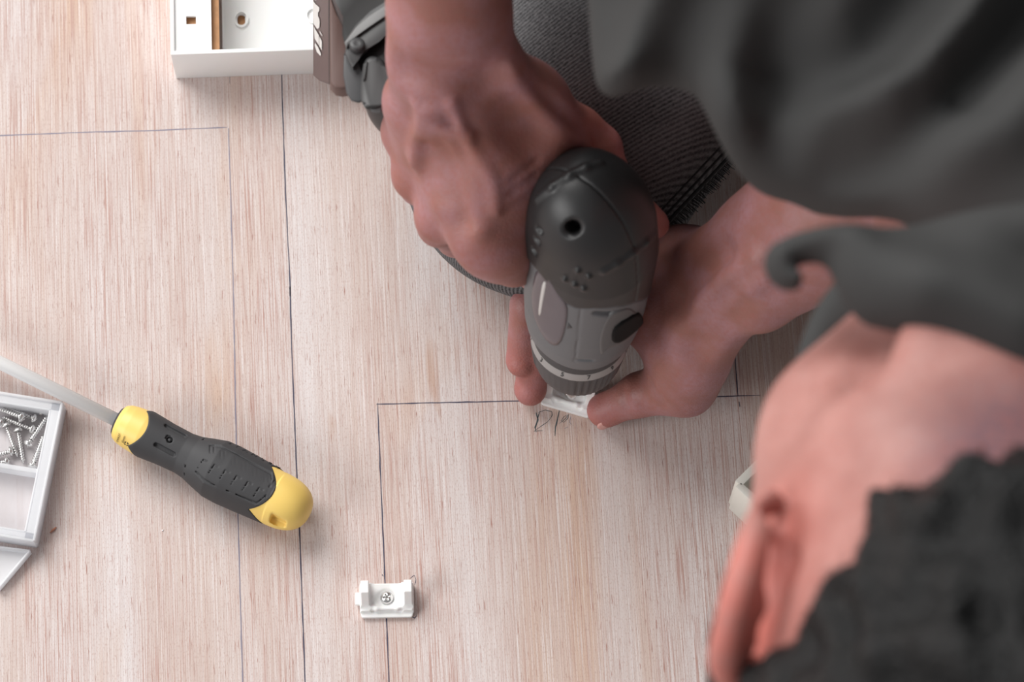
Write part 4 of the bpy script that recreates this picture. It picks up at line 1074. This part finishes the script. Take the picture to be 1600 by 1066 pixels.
# double stitched side seam with a frayed edge
sd = mat('dark seam', (44, 44, 46), .8)
def on_denim(px, py):
    o = np.array((0, 0, CH), np.float32); q = np.array(at(px, py, .13), np.float32); d = (q - o) / np.linalg.norm(q - o); t = float(np.linalg.norm(q - o)); best = (9, None)
    for _ in range(60):
        v = float(D.ev((o + d * t)[None].astype(np.float32))[0])
        if v < best[0]: best = (v, Vector(o + d * t))
        if v < .0002 or t > 1.75: break
        t += max(v * .7, .0002)
    return best[1]
for off_, rr in ((5, .0012), (14, .0008), (24, .0006)):
    bm = bmesh.new(); pts = [on_denim(1044 + 114 * t - off_ * .75, 352 - 122 * t - off_ * .66) for t in [i / 14 for i in range(15)]]
    tube_bm(bm, pts, rr, 8); from_bm('seam', bm, sd, jeans)
bm = bmesh.new()
for i in range(90):
    t = i / 89; p = on_denim(1046 + 112 * t, 350 - 120 * t); L_ = random.uniform(.003, .006)
    tube_bm(bm, [p, p + Vector((.72, -.45, -.25)).normalized() * L_ + Vector((0, random.uniform(-.001, .001), 0))], .00022, 3)
fr_ = from_bm('frayed_edge', bm, sd, jeans); fr_['kind'] = 'stuff'

# ---- shirt: thick soft sheets hanging over the back and the arms
def slab_fun(outline, zmid, T, R, folds, ref, amp=1.0):
    """rounded cloth slab over a plan outline; zmid(x, y) its middle height; folds raise or sink it along lines"""
    PL = smooth_poly([(at(x, y, ref).x, at(x, y, ref).y) for x, y in outline], 2)
    FL = [([(at(x, y, ref).x, at(x, y, ref).y) for x, y in pts], h, w_) for pts, h, w_ in folds]
    def f(P):
        e = per_column(lambda Q: poly_dist(Q, PL), P) + R
        def mid(Q):
            zm = zmid(Q[:, 0], Q[:, 1])
            for pts, h, w_ in FL: zm = zm + amp * h * np.exp(-(seg_dist(Q, pts) / w_) ** 2)
            return zm
        zm = per_column(mid, P)
        q = np.stack([e, np.abs(P[:, 2] - zm) - (T - R)], 1)
        return ((np.sqrt((np.maximum(q, 0) ** 2).sum(1)) + np.minimum(q.max(1), 0) - R) * .8).astype(np.float32)
    return f
shm = mat('dark grey cotton', (62, 62, 62), .9, var=.06, vscale=30, bump=900, bstr=.15, bdist=.0004, spec=.15)
S = Sdf(); REF = .42
o1 = [(922, -60), (930, 30), (938, 78), (956, 108), (985, 112), (1020, 96), (1058, 84), (1084, 98), (1098, 135), (1120, 185), (1150, 222), (1200, 246), (1262, 268), (1330, 298), (1402, 328), (1480, 400), (1560, 500), (1700, 560), (2100, 560), (2100, -700), (1500, -900), (900, -500)]
x0 = at(1200, 100, REF); 
def zm1(x, y): return .415 + np.clip((x - x0.x) * .22, -.03, .06) + np.clip((y - x0.y) * .10, -.01, .05)
S.fun(slab_fun(o1, zm1, .036, .0335, [
  ([(985, 110), (1010, 60), (1030, 0), (1035, -80)], .012, .012), ([(955, 60), (975, -60)], -.012, .016),
  ([(1065, 70), (1120, 10), (1150, -60)], -.014, .02), ([(1140, 190), (1120, 120), (1150, 40), (1200, -40)], .012, .016),
  ([(1185, 200), (1190, 130), (1230, 60)], -.016, .018),
  ([(1290, 215), (1340, 215), (1410, 180), (1480, 110), (1550, 10), (1600, -80)], .016, .013), ([(1270, 150), (1340, 120), (1400, 40)], -.016, .020),
  ([(1290, 60), (1330, 20), (1380, -60)], .012, .014),
  ([(1300, 255), (1390, 250), (1480, 200), (1560, 110), (1640, 0)], -.016, .015), ([(1420, 290), (1520, 260), (1600, 190)], .010, .016), ([(1250, 235), (1330, 262), (1400, 300)], -.006, .012)], REF, 1.55), '+', .0)
o2 = [(1200, 372), (1196, 394), (1212, 422), (1238, 440), (1262, 438), (1262, 424), (1240, 410), (1252, 400), (1290, 404), (1300, 430), (1318, 470), (1350, 505), (1400, 525), (1450, 545), (1520, 580), (1600, 616), (1700, 640), (2100, 640), (2100, 300), (1700, 330), (1500, 340), (1405, 352), (1300, 354), (1240, 358)]
def zm2(x, y): return .500 + np.clip((x - x0.x) * .30, -.02, .035)
S.fun(slab_fun(o2, zm2, .017, .0155, [([(1215, 375), (1300, 368), (1400, 362)], .003, .008), ([(1330, 420), (1420, 440), (1500, 430)], .012, .02), ([(1400, 370), (1500, 400), (1620, 440)], -.012, .012), ([(1440, 500), (1560, 540)], .010, .014)], .515), '+', .004)
# front of the collar hanging past the throat
o3 = [(1340, 425), (1308, 442), (1280, 475), (1258, 512), (1244, 555), (1240, 592), (1248, 604), (1280, 580), (1320, 545), (1370, 530), (1410, 520), (1420, 450)]
S.fun(slab_fun(o3, lambda x, y: .450 + 0 * x, .016, .0080, [], .450), '+', .004)
S.chain([at(1700, -250, .36), at(1560, -900, .20)], [.125, .135], .05)
S.cap(at(1480, -160, .24), at(1560, -750, .20), .092, .12, .03)
S.chain([rsh, at(1180, -420, .46), re_.lerp(rsh, .25)], [.075, .066, .056], .04)
shirt = link('shirt', S.mesh(.0030, (-.2, .15, .02), (.75, 1.3, .68)), shm, person)
